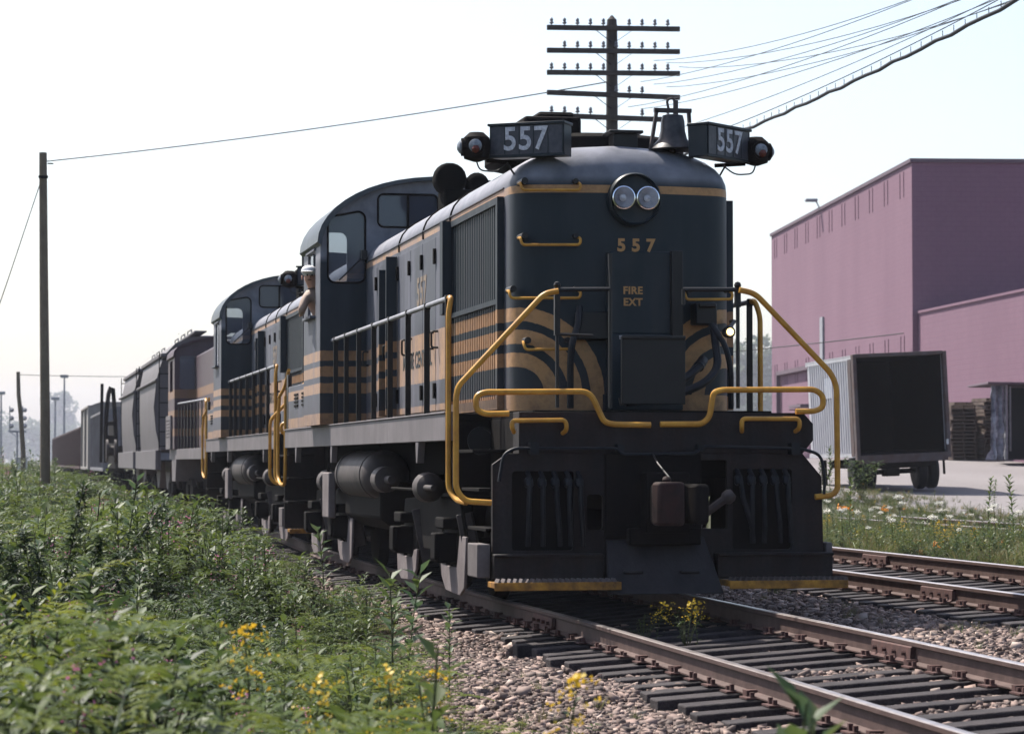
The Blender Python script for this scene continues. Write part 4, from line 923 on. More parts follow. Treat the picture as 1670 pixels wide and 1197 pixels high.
for i, (x, y, h, lb) in enumerate(((-5.7, 280, 9.0, 'slim floodlight mast beyond the railway signals'), (.23, 280, 8.4, 'short floodlight mast beside the bare wooden pole'), (1.23, 280, 10.9, 'tall thin floodlight mast above the far red cars'))):
    m_ = empty('floodlight_mast', (x, y, -.2), 0, lb, 'light mast', 'distant yard floodlight masts')
    MB().cyl((0, 0, 0), (0, 0, h), .14, .09, 8).build('mast', M['sigg'], m_); MB().bx(-.45, .45, -.2, .2, h-.1, h+.25).build('lamp_head', M['sigg'], m_, .03)

# ------------------------------------------------------------------ warehouse
def blockm():
    k = NT('purple_red_painted_block_wall'); b = k.n('ShaderNodeTexBrick'); mp = k.n('ShaderNodeMapping'); mp.inputs['Rotation'].default_value = (R(90), 0, 0)
    sx = k.n('ShaderNodeSeparateXYZ'); k.t.links.new(k.coord(), sx.inputs[0]); cm = k.n('ShaderNodeCombineXYZ')
    k.t.links.new(k.math('ADD', sx.outputs[0], sx.outputs[1]), cm.inputs[0]); k.t.links.new(sx.outputs[2], cm.inputs[1]); k.t.links.new(cm.outputs[0], b.inputs['Vector'])
    b.inputs['Scale'].default_value = 1.; b.inputs['Brick Width'].default_value = .42; b.inputs['Row Height'].default_value = .21; b.inputs['Mortar Size'].default_value = .012
    b.inputs['Color1'].default_value = (1, 1, 1, 1); b.inputs['Color2'].default_value = (.75, .75, .75, 1); b.inputs['Mortar'].default_value = (0, 0, 0, 1)
    c = k.mix(k.noise(.3, k.coord('Object', (1, 1, .35))), (.185, .105, .145), (.155, .085, .122))
    c = k.mix(k.math('MULTIPLY', k.noise(4., detail=8), .35), c, (.12, .066, .10)); c = k.mix(k.math('MULTIPLY', b.outputs['Fac'], .35), c, (.11, .06, .095))
    k.bump(b.outputs['Color'], .5, .02); return k.fin(c, .9, 0, .3)
M['block'] = blockm(); M['coping'] = mat('grey_metal_coping', (.10, .07, .09), None, rough=.6)
wh = empty('warehouse', (31.93, 84, .9), -R(7.3), 'tall windowless warehouse with pink purple block walls and a lower wing', 'building')
H = 13.02
MB().bx(0, 60, 0, 37.5, -.8, H).build('main_block', M['block'], wh)
q = MB(); q.bx(-.08, 60.05, -.08, .25, H-.02, H+.14); q.bx(-.08, .25, .25, 37.6, H-.02, H+.14); q.build('roof_coping', M['coping'], wh)
wm = MB(); c_, s__ = math.cos(R(2.9)), math.sin(R(2.9))
out = [(.25, -.0), (.25+2.3, -46), (45, -46), (45, -.0)]
wm.plate(out, 'z', -.8, 6.62); wm.build('wing', M['block'], wh)
q = MB(); q.beam((.26, -.1, 6.66), (.26+2.3, -46, 6.66), .14, .10); q.build('wing_coping', M['block'], wh)
for row, (z0, z1) in enumerate(((H-1.35, H-.25), (4.55, 5.75))):
    for k in range(11):
        y = 1.6+3.4*k
        for d in (0, .75): MB().bx(-.028, .0, y+d, y+d+.035, z0, z1).build('wall_fin', M['block'], wh)
q = MB(); q.bx(-.10, -.01, 20.9, 21.7, 4.9, 7.6); q.plate([(17.6, 2.6), (20.9, 2.6), (20.9, 5.4), (20.2, 5.4)], 'x', -.5, -.02); q.build('wall_duct', M['sigg'], wh)
q = MB(); q.beam((-.15, 22, 5.2), (-.15, 34.5, 5.2), .22, .22); q.beam((-.15, 34.4, -.2), (-.15, 34.4, 5.2), .22, .22); q.build('wall_pipe', M['coping'], wh)
q = MB(); q.beam((-.7, 31, .0), (-.7, 24.5, 3.2), .12, .3)
for k in range(12): q.bx(-1.1, -.3, 30.8-.53*k, 31.1-.53*k, .15+.26*k, .2+.26*k)
q.bx(-1.2, -.1, 21, 24.6, 3.1, 3.25); q.build('exterior_stair', M['coping'], wh)
fl = empty('security_light', (34.73, 105.8, 14.05), -R(7.3), 'small security light fixture on the warehouse roof edge', 'light fixture')
q = MB(); q.beam((0, 0, -.1), (-.2, 0, .32), .06, .06); q.build('bracket', M['sigg'], fl); q = MB(); q.bx(-.75, -.15, -.2, .2, .3, .45); q.build('lamp_head', M['sigg'], fl, .04)
for (px, py, dx) in ((33.5, 83.8, 0), (36.2, 83.6, 0)):
    pass
wire('service_wire', [(22.5+9.2*t, 118-33.5*t, 6.4+.3*t-.6*t*(1-t)) for t in np.linspace(0, 1, 12)], .025, 'thin service wire crossing the pink warehouse wall at low height')

# ------------------------------------------------------------------ yard objects
def corr():
    k = NT('ribbed_aluminium_sheet'); c = k.mix(k.noise(1., k.coord('Object', (4, 4, .7))), (.50, .50, .54), (.36, .36, .40)); return k.fin(c, .45, .35)
M['trside'] = corr(); M['trin'] = mat('trailer_interior_shade', (.006, .004, .004), None, rough=.95, spec=.1); M['trrust'] = mat('rust_streaked_trailer_frame', (.10, .085, .09), (.075, .042, .036), 3., .7, streak=.5)
tr = empty('semi_trailer', (16.42, 44.0, .47), -R(4.2), 'old ribbed aluminium trailer with open dark rear leaning on the gravel', 'trailer')
tr.rotation_euler = (0, -R(2.6), -R(4.2))
Wt, Lt, z0, z1 = 2.52, 5.6, .95, 3.62
q = MB(); q.bx(.05, .09, .2, Lt, z0, z1-.05)
for k in range(int((Lt-.7)/.26)): q.bx(-.012, .05, .66+.26*k, .75+.26*k, z0+.09, z1-.13)
q.bx(.0, .06, .2, Lt, z0-.03, z0+.08); q.bx(0, .06, .2, Lt, z1-.12, z1-.02)
q.build('side_wall', M['trside'], tr)
q = MB(); q.bx(Wt-.09, Wt-.05, .2, Lt, z0, z1-.05); q.build('far_side_wall', M['trside'], tr)
MB().bx(.091, .10, .26, Lt-.1, z0+.08, z1-.06).bx(Wt-.10, Wt-.091, .26, Lt-.1, z0+.08, z1-.06).bx(.10, Wt-.10, .26, Lt-.1, z1-.07, z1-.05).bx(.09, Wt-.09, .2, Lt, z0, z0+.08).bx(.09, Wt-.09, Lt-.1, Lt, z0, z1).build('shade_lining', M['trin'], tr)  # near-black lining added to put the trailer's inner shade into colour
MB().bx(.0, Wt, .1, Lt, z1-.045, z1).build('roof', M['trside'], tr)
q = MB(); q.bx(-.01, .085, 0, .25, z0-.12, z1+.02); q.bx(Wt-.085, Wt+.01, 0, .25, z0-.12, z1+.02); q.bx(.085, Wt-.085, .02, .22, z1-.07, z1+.03); q.bx(.085, Wt-.085, -.03, .25, z0-.20, z0+.02); q.bx(.0, .42, .251, .50, z0, z1-.05) if 0 else None
q.build('rear_frame', M['trrust'], tr, .012)
MB().bx(-.012, .018, .30, .60, z0, z1-.1).build('rust_panel', M['trrust'], tr)
MB().bx(-.006, .018, 2.6, 3.4, 2.55, 3.1).build('side_placard', mat('faded_blue_placard', (.2, .24, .32), (.35, .36, .4), 8., .6), tr)
q = MB(); q.bx(.55, 1.95, .15, Lt, z0-.35, z0-.12); q.bx(.3, 2.2, .3, .5, z0-.32, z0-.12); q.cyl((.2, 1.3, .5), (2.35, 1.3, .5), .07); q.bx(1.0, 1.35, .9, 1.5, .38, .6); q.build('chassis', M['dark'], tr, .02)
for x in (.12, .44, 1.84, 2.16):
    w_ = MB(); w_.lathe([(.22, .02), (.40, 0), (.48, .03), (.50, .08), (.50, .20), (.48, .25), (.40, .28), (.22, .26), (.05, .2)], (x, 1.3, .50), (1, 0, 0), 28); w_.build('wheel', M['rubber'], tr)
MB().bx(2.44, 2.5, .55, .58, .38, .80).bx(.02, .08, .55, .58, .38, .80).build('mud_flap', M['dark'], tr)
q = MB(); q.bx(.12, .25, 4.6, 4.8, .03, z0-.1); q.tube([(.2, 4.7, .2), (.2, 3.4, .85)], .03, 6); q.bx(.02, .35, 4.5, 4.9, -.0, .04); q.build('landing_gear', M['dark'], tr)
MB().bx(2.40, 2.46, -.045, -.03, z0+.22, z0+.36).build('reflector', M['white'], tr)
split_sides(tr, ('mud_flap',))
# pallets: every pallet its own object
M['pal'] = mat('grey_brown_pallet_wood', (.17, .13, .11), (.09, .065, .055), 5., .9, fine=.4)
def pallet_mesh():
    q = MB()
    for k in range(7): q.bx(-.5, .5, -.6+.185*k-.05, -.6+.185*k+.06, .115, .135)
    for x in (-.5, -.02, .45): q.bx(x, x+.05, -.6, .62, .02, .115)
    for y in (-.6, -.05, .5): q.bx(-.5, .5, y, y+.12, .0, .02)
    return q
pm = None
for s_, (x, y, n, ww, where) in enumerate(((29.55, 72.3, 15, 'l', 'first wooden stack'), (30.05, 73.4, 16, 'm', 'middle wooden stack'), (30.9, 72.4, 17, 'r', 'last wooden stack beside the silver shelter'))):
    gz = 1.345
    for k in range(n):
        if pm is None: o = pallet_mesh().build('pallet', M['pal']); pm = o.data
        else: o = bpy.data.objects.new('pallet', pm); col.objects.link(o)
        o.location = (x+rnd.uniform(-.04, .04), y+rnd.uniform(-.05, .05), gz+.1365*k); o.rotation_euler = (0, 0, rnd.uniform(-.06, .06)+.1)
        tag(o, {'l': 'grey wooden pallet in the tall stack nearest the trailer', 'm': 'grey wooden pallet in the middle stack by the warehouse', 'r': 'grey wooden pallet in the stack touching the silver shelter'}[ww], 'pallet', 'pallets in the '+where)
M['quilt'] = mat('crinkled_silver_tarp', (.34, .36, .42), (.10, .11, .15), 5., .4, .4, bump=1.)
sh = empty('truck_shelter', (28.62, 66.2, 1.35), -R(-8), 'silver tarp sided shelter with a flat roof lip and dark inside beside the pallets', 'shelter')
q = MB(); vs_ = []; n = 14
for i in range(n+1):
    for j in range(13):
        t = j/12; vs_.append((-.05+.55*t+rnd.uniform(-.03, .03), rnd.uniform(-.07, .07)+.06*math.sin(t*14), 2.62*i/n))
    vs_[-13] = (-.05-.25*max(0, 1-i/2.), vs_[-13][1], vs_[-13][2])
q.add(vs_, [(i*13+j, i*13+j+1, (i+1)*13+j+1, (i+1)*13+j) for i in range(n) for j in range(12)])
q.build('tarp_side', M['quilt'], sh)
q = MB(); q.bx(.52, .60, -.05, .1, 0, 2.65); q.bx(.72, .76, .0, .1, .3, 2.6); q.build('door_post', M['alum'], sh, .01)
q = MB(); q.plate([(-.32, -.3), (6, -.3), (7.5, 4), (1.2, 4)], 'z', 2.66, 2.74); q.build('roof_lip', M['coping'], sh, .01)
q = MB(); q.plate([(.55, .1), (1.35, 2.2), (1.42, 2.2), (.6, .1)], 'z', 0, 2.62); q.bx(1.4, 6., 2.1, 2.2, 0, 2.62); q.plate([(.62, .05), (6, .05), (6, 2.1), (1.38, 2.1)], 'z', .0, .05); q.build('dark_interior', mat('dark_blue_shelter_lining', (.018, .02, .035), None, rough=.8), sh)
ty = empty('spare_tyre', (30.32, 66.1, 1.40), 0, 'single tyre leaning inside the dark opening of the silver shelter', 'tyre')
MB().lathe([(.30, 0), (.42, -.02), (.49, .02), (.50, .1), (.49, .2), (.42, .24), (.30, .22)], (0, 0, .5), (.35, -1, .1), 28, closed=False).build('tyre_tread', M['rubber'], ty); MB().lathe([(.30, .03), (.26, .05), (.12, .06), (.02, .05)], (0, 0, .5), (.35, -1, .1), 24, closed=False).build('rim', M['alum'], ty)

# ------------------------------------------------------------------ vegetation
def leafm(name, stops, trans=.45, rough=.5):
    k = NT(name); a = k.n('ShaderNodeAttribute', attribute_name='tint'); r = k.n('ShaderNodeValToRGB'); k.t.links.new(a.outputs['Fac'], r.inputs[0])
    e = r.color_ramp.elements; e[0].color = (*stops[0], 1); e[1].color = (*stops[-1], 1)
    for i, s_ in enumerate(stops[1:-1]): q = e.new((i+1)/(len(stops)-1)); q.color = (*s_, 1)
    k.fin(r.outputs[0], rough, 0, .18); t = k.n('ShaderNodeBsdfTranslucent'); h = k.n('ShaderNodeHueSaturation'); h.inputs['Value'].default_value = 1.3; h.inputs['Hue'].default_value = .485
    k.t.links.new(r.outputs[0], h.inputs['Color']); k.t.links.new(h.outputs[0], t.inputs[0])
    m = k.n('ShaderNodeMixShader'); m.inputs[0].default_value = trans; k.t.links.new(k.b.outputs[0], m.inputs[1]); k.t.links.new(t.outputs[0], m.inputs[2]); k.t.links.new(m.outputs[0], k.out.inputs[0]); return k.m
LEAF = leafm('broad_weed_leaf', [(.015, .030, .012), (.036, .060, .017), (.066, .095, .020), (.034, .064, .036), (.12, .136, .026)], .36)
FERN = leafm('yellow_green_frond_leaf', [(.026, .046, .010), (.064, .094, .012), (.135, .155, .014)], .42)
GRASS = leafm('grass_blade', [(.04, .065, .02), (.075, .10, .03), (.15, .125, .06), (.07, .10, .035)], .35)
STEM = mat('weed_stem', (.05, .065, .022), (.045, .04, .02), 5., .8)
YEL = leafm('yellow_bloom', [(.42, .30, .02), (.55, .38, .03)], .3); WHT = leafm('white_bloom', [(.6, .58, .5), (.7, .68, .62)], .3)
PNK = leafm('pink_bloom', [(.30, .10, .17), (.42, .16, .26)], .3); ORG = leafm('orange_bloom', [(.55, .20, .02), (.62, .28, .03)], .3)
PM = [LEAF, STEM, YEL, FERN, GRASS, WHT, PNK, ORG]
class PL:   # quads only
    def __init__(s): s.v = []; s.f = []; s.m = []
    def leaf(s, b, d, L, wd, m=0, droop=.3, twist=0.):
        b = Vector(b); d = Vector(d).normalized(); side = d.cross(Vector((0, 0, 1)))
        if side.length < .05: side = Vector((1, 0, 0))
        side.normalize(); nrm = side.cross(d)
        if twist: side = (side*math.cos(twist)+nrm*math.sin(twist))
        mid = b+d*L*.45+nrm*L*.06; tip = b+d*L-Vector((0, 0, 1))*L*droop; c = b+d*L*.5-Vector((0, 0, 1))*L*droop*.25
        n = len(s.v); s.v += [b, c+side*wd/2+nrm*wd*.18, tip, c-side*wd/2+nrm*wd*.18, c]
        s.f += [(n, n+4, n+2, n+1), (n, n+3, n+2, n+4)]; s.m += [m, m]
    def stem(s, pts, r, m=1):
        for i in range(len(pts)-1):
            a, b = Vector(pts[i]), Vector(pts[i+1]); n = len(s.v); q = r*(1-.6*i/len(pts)); q2 = r*(1-.6*(i+1)/len(pts))
            for k in range(3):
                t = k*2.094; o = Vector((math.cos(t), math.sin(t), 0)); s.v += [a+o*q, b+o*q2]
            for k in range(3): s.f.append((n+2*k, n+2*((k+1) % 3), n+2*((k+1) % 3)+1, n+2*k+1)); s.m.append(m)
    def blade(s, b, d, L, wd, m=4, bend=.5):
        b = Vector(b); d = Vector(d).normalized(); sd = d.cross(Vector((.3, .2, 1))).normalized(); h = Vector((d.x, d.y, 0))
        p0, p1, p2 = b, b+d*L*.55+h*L*bend*.12, b+d*L*.85+h*L*bend*.6-Vector((0, 0, 1))*L*bend*.25; n = len(s.v)
        s.v += [p0-sd*wd/2, p0+sd*wd/2, p1+sd*wd*.4, p1-sd*wd*.4, p2+sd*.001, p2-sd*.001]; s.f += [(n, n+1, n+2, n+3), (n+3, n+2, n+4, n+5)]; s.m += [m, m]
    def puff(s, c, r, m, k=1):
        for _ in range(k):
            p = Vector(c)+Vector((rnd.gauss(0, .5), rnd.gauss(0, .5), rnd.gauss(0, .5)))*r; u = Vector((rnd.gauss(0, 1), rnd.gauss(0, 1), rnd.gauss(0, 1))).normalized(); v = u.orthogonal().normalized(); q = r*.35; n = len(s.v)
            s.v += [p-u*q, p+v*q, p+u*q, p-v*q]; s.f.append((n, n+1, n+2, n+3)); s.m.append(m)
    def arr(s): return np.array([tuple(p) for p in s.v], float), np.array(s.f, int), np.array(s.m, int)
U = rnd.uniform
def tall_weed(h=1., n=34, L=.14, wd=.038, bloom=None, lm=0, up_=.35):
    p = PL(); bx_, by_ = U(-.1, .1), U(-.1, .1); P_ = lambda t: Vector((bx_*t*t, by_*t*t, h*t)); p.stem([P_(t) for t in (0, .35, .7, 1)], .006*h+.002)
    for i in range(n):
        t = .12+.88*i/n; a = i*2.4+U(-.3, .3); ll = L*(1.1-.65*t if bloom else 1.05-.35*t)*U(.8, 1.2)
        e = U(.1, .5)+up_*t; p.leaf(P_(t), (math.cos(a)*math.cos(e), math.sin(a)*math.cos(e), math.sin(e)), ll, wd*U(.8, 1.2), lm, U(.05, .35))
    if bloom == 'gold':
        for i in range(11):
            a = i*2.4; t = 1-.02*i; q = P_(t); e = Vector((math.cos(a)*.11, math.sin(a)*.11, .05-.01*i)); p.stem([q, q+e*.6, q+e], .003, 0)
            for k in range(5): p.puff(q+e*(.3+.17*k), .022, 2, 2)
        p.puff(P_(1)+Vector((0, 0, .04)), .04, 2, 12)
    if bloom == 'pink':
        for i in range(14): p.puff(P_(1-.02*i)+Vector((U(-.05, .05), U(-.05, .05), U(0, .04))), .022, 6, 2)
    return p
def bushy(h=.8, n=110, m=0, r=.33, L=.075, wd=.03):
    p = PL()
    for i in range(9):
        a = i*.7+U(-.2, .2); q = Vector((math.cos(a)*r*U(.3, 1), math.sin(a)*r*U(.3, 1), h*U(.65, 1.05))); p.stem([(0, 0, 0), q*.5+Vector((0, 0, .1*h)), q], .006)
        for k in range(n//9):
            t = U(.3, 1); b = q*t+Vector((0, 0, .1*h))*(1-t); z = U(-.2, .8); an = U(0, 6.28); p.leaf(b, (math.cos(an), math.sin(an), z), L*U(.7, 1.3), wd*U(.8, 1.2), m, U(0, .5))
    return p
def frondy(h=1.1, k=7, m=3, L=.75, pairs=13, lw=.10):
    p = PL(); p.stem([(0, 0, 0), (.02, 0, h*.5), (0, .02, h*.75)], .014)
    for i in range(k):
        a = i*2.4+U(-.3, .3); b = Vector((0, 0, h*(.45+.35*i/k))); e = U(.45, 1.0); d = Vector((math.cos(a)*math.cos(e), math.sin(a)*math.cos(e), math.sin(e))); pts = []
        for j in range(pairs+1):
            t = j/pairs; pts.append(b+d*L*t+Vector((math.cos(a), math.sin(a), 0))*L*.25*t*t-Vector((0, 0, 1))*L*.45*t*t)
        p.stem(pts[::4]+[pts[-1]], .004, 0)
        for j in range(2, pairs+1):
            t = j/pairs; tg = (pts[j]-pts[j-1]).normalized(); sd = tg.cross(Vector((0, 0, 1))).normalized(); ll = lw*1.5*math.sin(math.pi*(.12+.85*t))**.7
            for s_ in (-1, 1): p.leaf(pts[j], sd*s_+tg*.55+Vector((0, 0, U(-.1, .3))), ll, lw*.26, m, U(.05, .3))
    return p
def tuft(n=26, h=.5, m=4):
    p = PL()
    for i in range(n):
        a = U(0, 6.28); e = U(.9, 1.5); p.blade((U(-.08, .08), U(-.08, .08), 0), (math.cos(a)*math.cos(e), math.sin(a)*math.cos(e), math.sin(e)), h*U(.5, 1.2), .010, m, U(.2, .9))
    return p
def umbel(h=.7, m=5):
    p = PL(); p.stem([(0, 0, 0), (.02, .01, h*.6), (.0, .03, h)], .005)
    for i in range(5): a = i*2.4; p.leaf((0, 0, h*.15*i), (math.cos(a), math.sin(a), .5), .12, .04, 0, .2)
    for i in range(16):
        a = i*2.4; r = .055*math.sqrt(i/16); q = Vector((math.cos(a)*r, .03+math.sin(a)*r, h+.035)); p.stem([(0, .03, h), q], .0015, 0); p.puff(q, .03, m, 4)
    return p
def lily(h=.6, m=7):
    p = tuft(10, .4)
    for j in range(3):
        x, y = U(-.1, .1), U(-.1, .1); p.stem([(0, 0, 0), (x*.5, y*.5, h*.5), (x, y, h*U(.8, 1.1))], .004, 0); p.puff((x, y, h*U(.85, 1.05)), .05, m, 9)
    return p
def pmesh(name, parts):
    """merge placed prototypes into one quad mesh; parts = list of (arrays, pos, rz, scale, tint)"""
    VV, FF, MM, TT = [], [], [], []; off = 0
    for (v, f, m), pos, rz, s_, tint in parts:
        c, sn = math.cos(rz), math.sin(rz); q = v*s_; q = np.stack([q[:, 0]*c-q[:, 1]*sn+pos[0], q[:, 0]*sn+q[:, 1]*c+pos[1], q[:, 2]+pos[2]], -1)
        VV.append(q); FF.append(f+off); MM.append(m); TT.append(np.clip(tint+rng.normal(0, .10, len(v)//5+1).repeat(5)[:len(v)], 0, 1)); off += len(v)
    V, F, Mi, T = np.concatenate(VV), np.concatenate(FF), np.concatenate(MM), np.concatenate(TT)
    return quadmesh(name, V, F, Mi, T, PM)
def quadmesh(name, V, F, Mi, T, mats):
    me = bpy.data.meshes.new(name); me.vertices.add(len(V)); me.vertices.foreach_set('co', V.astype(np.float32).ravel()); me.loops.add(F.size); me.loops.foreach_set('vertex_index', F.astype(np.int32).ravel())
    me.polygons.add(len(F)); me.polygons.foreach_set('loop_start', (np.arange(len(F))*4).astype(np.int32)); 
    for m in mats: me.materials.append(m)
    me.polygons.foreach_set('material_index', Mi.astype(np.int32)); a = me.attributes.new('tint', 'FLOAT', 'POINT'); a.data.foreach_set('value', T.astype(np.float32)); me.update(); me.validate(); return me
def place(name, me, label, cat, group=None, kind=None, loc=(0, 0, 0)):
    o = bpy.data.objects.new(name, me); col.objects.link(o); o.location = loc; return tag(o, label, cat, group, kind)
A = lambda p: p.arr()
def dead(h=1.1):
    p = PL()
    for i in range(4): a = i*1.7; p.stem([(0, 0, 0), (math.cos(a)*.05, math.sin(a)*.05, h*.5), (math.cos(a)*U(.05, .2), math.sin(a)*U(.05, .2), h*U(.7, 1))], .006)
    for i in range(9): p.puff((U(-.1, .1), U(-.1, .1), h*U(.6, .95)), .03, 1, 2)
    return p
protos = {'dead': [A(dead()) for _ in range(2)], 'tall': [A(tall_weed(1., 52, .17, .045)) for _ in range(5)], 'milk': [A(tall_weed(.95, 18, .19, .062, up_=.5)) for _ in range(3)], 'bush': [A(bushy(.8, 190, 0, .36, .12, .042)) for _ in range(3)]+[A(bushy(.75, 260, 3, .36, .08, .024))]+[A(bushy(.8, 140, 0, .38, .16, .062)) for _ in range(3)], 'frond': [A(frondy(.8, 6, 0, .5, 11, .075)) for _ in range(3)],
          'tuft': [A(tuft()) for _ in range(4)], 'pink': [A(tall_weed(.85, 24, .09, .022, 'pink')) for _ in range(2)], 'gold': [A(tall_weed(.9, 30, .10, .024, 'gold')) for _ in range(3)], 'umbel': [A(umbel()) for _ in range(3)], 'lily': [A(lily()) for _ in range(2)], 'yfern': [A(frondy(.9, 7, 3, .6)) for _ in range(2)]}
# the weed bank left of the train
parts = []
def edge(y): return -2.3+.85*float(smooth(0, 8, y))+.25*math.sin(y*.37)+.15*math.sin(y*1.3)-.35*float(smooth(-4, -14, y))
def patch(x, y, s_): return math.sin(x*1.1*s_+y*.33*s_+1.3)*math.sin(y*.53*s_-x*.7*s_)
def weeds(x0, x1, y0, y1, dens, sc_=1.):
    n = int((x1-x0)*(y1-y0)*dens)
    for _ in range(n):
        x, y = U(x0, x1), U(y0, y1)
        if x > edge(y)+U(-.25, .25): continue
        e = edge(y)-x; D = y+23.5; px = (x+5.78)/D
        if D < 7.5: continue
        hmax = (.62+.48*float(smooth(0, 1.8, e)))*(1.+.45*patch(x, y, .8))
        # keep the sight line to the train open close to the camera
        lim = 1.30-(.055 if px > .05 else .035)*D+.58
        r = rnd.random(); pz = patch(x, y, 1.)
        kind = 'tall' if r < .11 else 'bush' if r < .66 else ('yfern' if rnd.random() < .5 else 'frond') if r < .80 else 'tuft' if r < .89 else 'pink' if r < .93 else 'milk'
        if pz > .35 and r < .6: kind = 'pink' if r < .25 else 'tall'
        if pz < -.4 and r < .6: kind = 'milk' if r < .2 else 'yfern'
        if e < .4: kind = 'tuft' if r < .5 else kind
        if r > .985: kind = 'dead'
        s_ = hmax*U(.5, 1.35)*sc_
        if D < 22: s_ = min(s_, max(.25, lim*U(.7, 1.)))
        else: s_ *= .84
        if D < 20 and px > .163:
            if kind in ('milk', 'tall', 'pink') or rnd.random() < .45: continue
            s_ = min(s_, .45)
        parts.append((rnd.choice(protos[kind]), (x, y, float(hgt(x, y))-.02), U(0, 6.28), s_, min(1, max(0, .45+.3*patch(x, y, .6)+U(-.25, .25)))))
weeds(-6.3, -1.9, -16, 12, 17); weeds(-6.3, -1.4, 12, 45, 12, 1.05); weeds(-7, -1.7, 45, 110, 4.5, 1.2); weeds(-16, -6.3, -14, 60, 3.2, .95)
weeds(-40, -1.5, 110, 210, .5, 1.5)
place('weeds', pmesh('weeds', parts), 'dense green bank of mixed weeds along the train', 'weeds', kind='stuff')
# grass strip right of the second track
parts = []
for _ in range(6200):
    y = U(-4, 44); D = y+23.5; x = -5.78+D*U(.285, .40)
    if x < 5.35 or x > 15.5 and y < 38 or x > 17 or 11.4 < x < 13.4 and rnd.random() < .6: continue
    r = rnd.random(); kind = 'tuft' if r < .72 else 'bush' if r < .80 else 'tall' if r < .88 else 'gold' if r < .90 else 'umbel' if r < .912 else 'lily' if r < .925 else 'milk'
    s_ = U(.45, .95)*(1.1 if kind in ('tuft', 'umbel') else .65); 
    if x > 10.2: s_ *= .5
    elif y > 14: s_ *= .75
    parts.append((rnd.choice(protos[kind]), (x, y, float(hgt(x, y))-.02), U(0, 6.28), s_, U(.15, 1.)))
for _ in range(500):
    x, y = U(5.4, 16), U(-10, 40); parts.append((rnd.choice(protos['tuft']), (x, y, float(hgt(x, y))-.02), U(0, 6.28), U(.4, .8), U(.2, 1.)))
for _ in range(160):     # thin growth in the ballast
    x, y = rnd.choice(((U(1.9, 2.6), U(-18, 20)), (U(-2.4, -1.6), U(-17, 15)))); parts.append((rnd.choice(protos['tuft']), (x, y, float(hgt(x, y))), U(0, 6.28), U(.15, .4), U(.2, 1.)))
place('grass', pmesh('grass', parts), 'rough grass and wild flowers between the second track and the siding', 'grass', kind='stuff')
# ballast stones
def stones():
    base = np.array([(x, y, z) for x in (-1, 1) for y in (-1, 1) for z in (-1, 1)], float); FQ = np.array([(0, 1, 3, 2), (4, 6, 7, 5), (0, 4, 5, 1), (2, 3, 7, 6), (0, 2, 6, 4), (1, 5, 7, 3)])
    P_ = []
    for x0, x1, y0, y1, d, sz in ((-2.95, -.86, -19, 6, 1050, 1.), (-2.6, -.9, 6, 24, 220, 1.2), (-.68, .74, -19, 3.5, 700, .95), (.92, 2.75, -19, 20, 800, 1.), (2.6, 5.5, -8, 16, 120, 1.)):
        n = int((x1-x0)*(y1-y0)*d); a = np.stack([rng.uniform(x0, x1, n), rng.uniform(y0, y1, n)], -1); P_.append(np.concatenate([a, rng.lognormal(math.log(.0130*sz), .38, n)[:, None]], 1))
    Q = np.concatenate(P_); n = len(Q); z = hgt(Q[:, 0], Q[:, 1]); r = np.clip(Q[:, 2], .008, .055)
    v = base[None]*(.62+.55*rng.random((n, 8, 3)))*r[:, None, None]*np.array([1.05, 1.05, .72]); a = rng.uniform(0, 6.28, n); c, s_ = np.cos(a)[:, None], np.sin(a)[:, None]
    tl = rng.uniform(-.6, .6, n)[:, None]; z2 = v[..., 2]+v[..., 0]*tl
    X = v[..., 0]*c-v[..., 1]*s_+Q[:, 0, None]; Y = v[..., 0]*s_+v[..., 1]*c+Q[:, 1, None]; Z = z2+(z+r*.45+rng.uniform(0, .02, n))[:, None]
    V = np.stack([X, Y, Z], -1).reshape(-1, 3); F = (FQ[None]+(np.arange(n)*8)[:, None, None]).reshape(-1, 4); T = np.repeat(rng.random(n), 8)
    k = NT('loose_ballast_stone'); at = k.n('ShaderNodeAttribute', attribute_name='tint'); rp = k.n('ShaderNodeValToRGB'); k.t.links.new(at.outputs['Fac'], rp.inputs[0]); e = rp.color_ramp.elements
    e[0].color = (.055, .040, .036, 1); e[1].color = (.33, .265, .23, 1); q = e.new(.5); q.color = (.155, .112, .098, 1); q = e.new(.88); q.color = (.235, .165, .142, 1)
    return quadmesh('ballast_stones', V, F, np.zeros(len(F)), T, [k.fin(rp.outputs[0], .85, 0, .3)])
place('ballast_stones', stones(), 'loose pinkish grey ballast stones along the tracks', 'gravel', kind='stuff')
# individual plants that stand out
def plant(name, p, x, y, s_, label, cat, group=None, tint=.5, rz=None):
    me = pmesh(name, [(A(p), (0, 0, 0), 0, 1., tint)]); o = place(name, me, label, cat, group); o.location = (x, y, float(hgt(x, y))-.02); o.rotation_euler = (0, 0, U(0, 6.28) if rz is None else rz); o.scale = (s_,)*3; return o
for x, y, s_, lb in ((-2.28, 5.6, 1.2, 'tall leafy milkweed standing alone against the locomotive trucks'), (-2.5, -.9, .8, 'leafy milkweed at the ballast edge below the front truck'), (-2.9, -4.4, 1.15, 'tall dark stemmed milkweed in the middle of the weed bank'), (-3.15, -5.5, 1.15, 'tall milkweed close beside the ballast slope'), (-2.35, -3.0, .75, 'short milkweed sprouting from the ballast slope')):
    plant('milkweed', tall_weed(1., 30, .21, .06, up_=.5), x, y, s_, lb, 'milkweed', 'milkweeds standing out of the weed bank', .65)
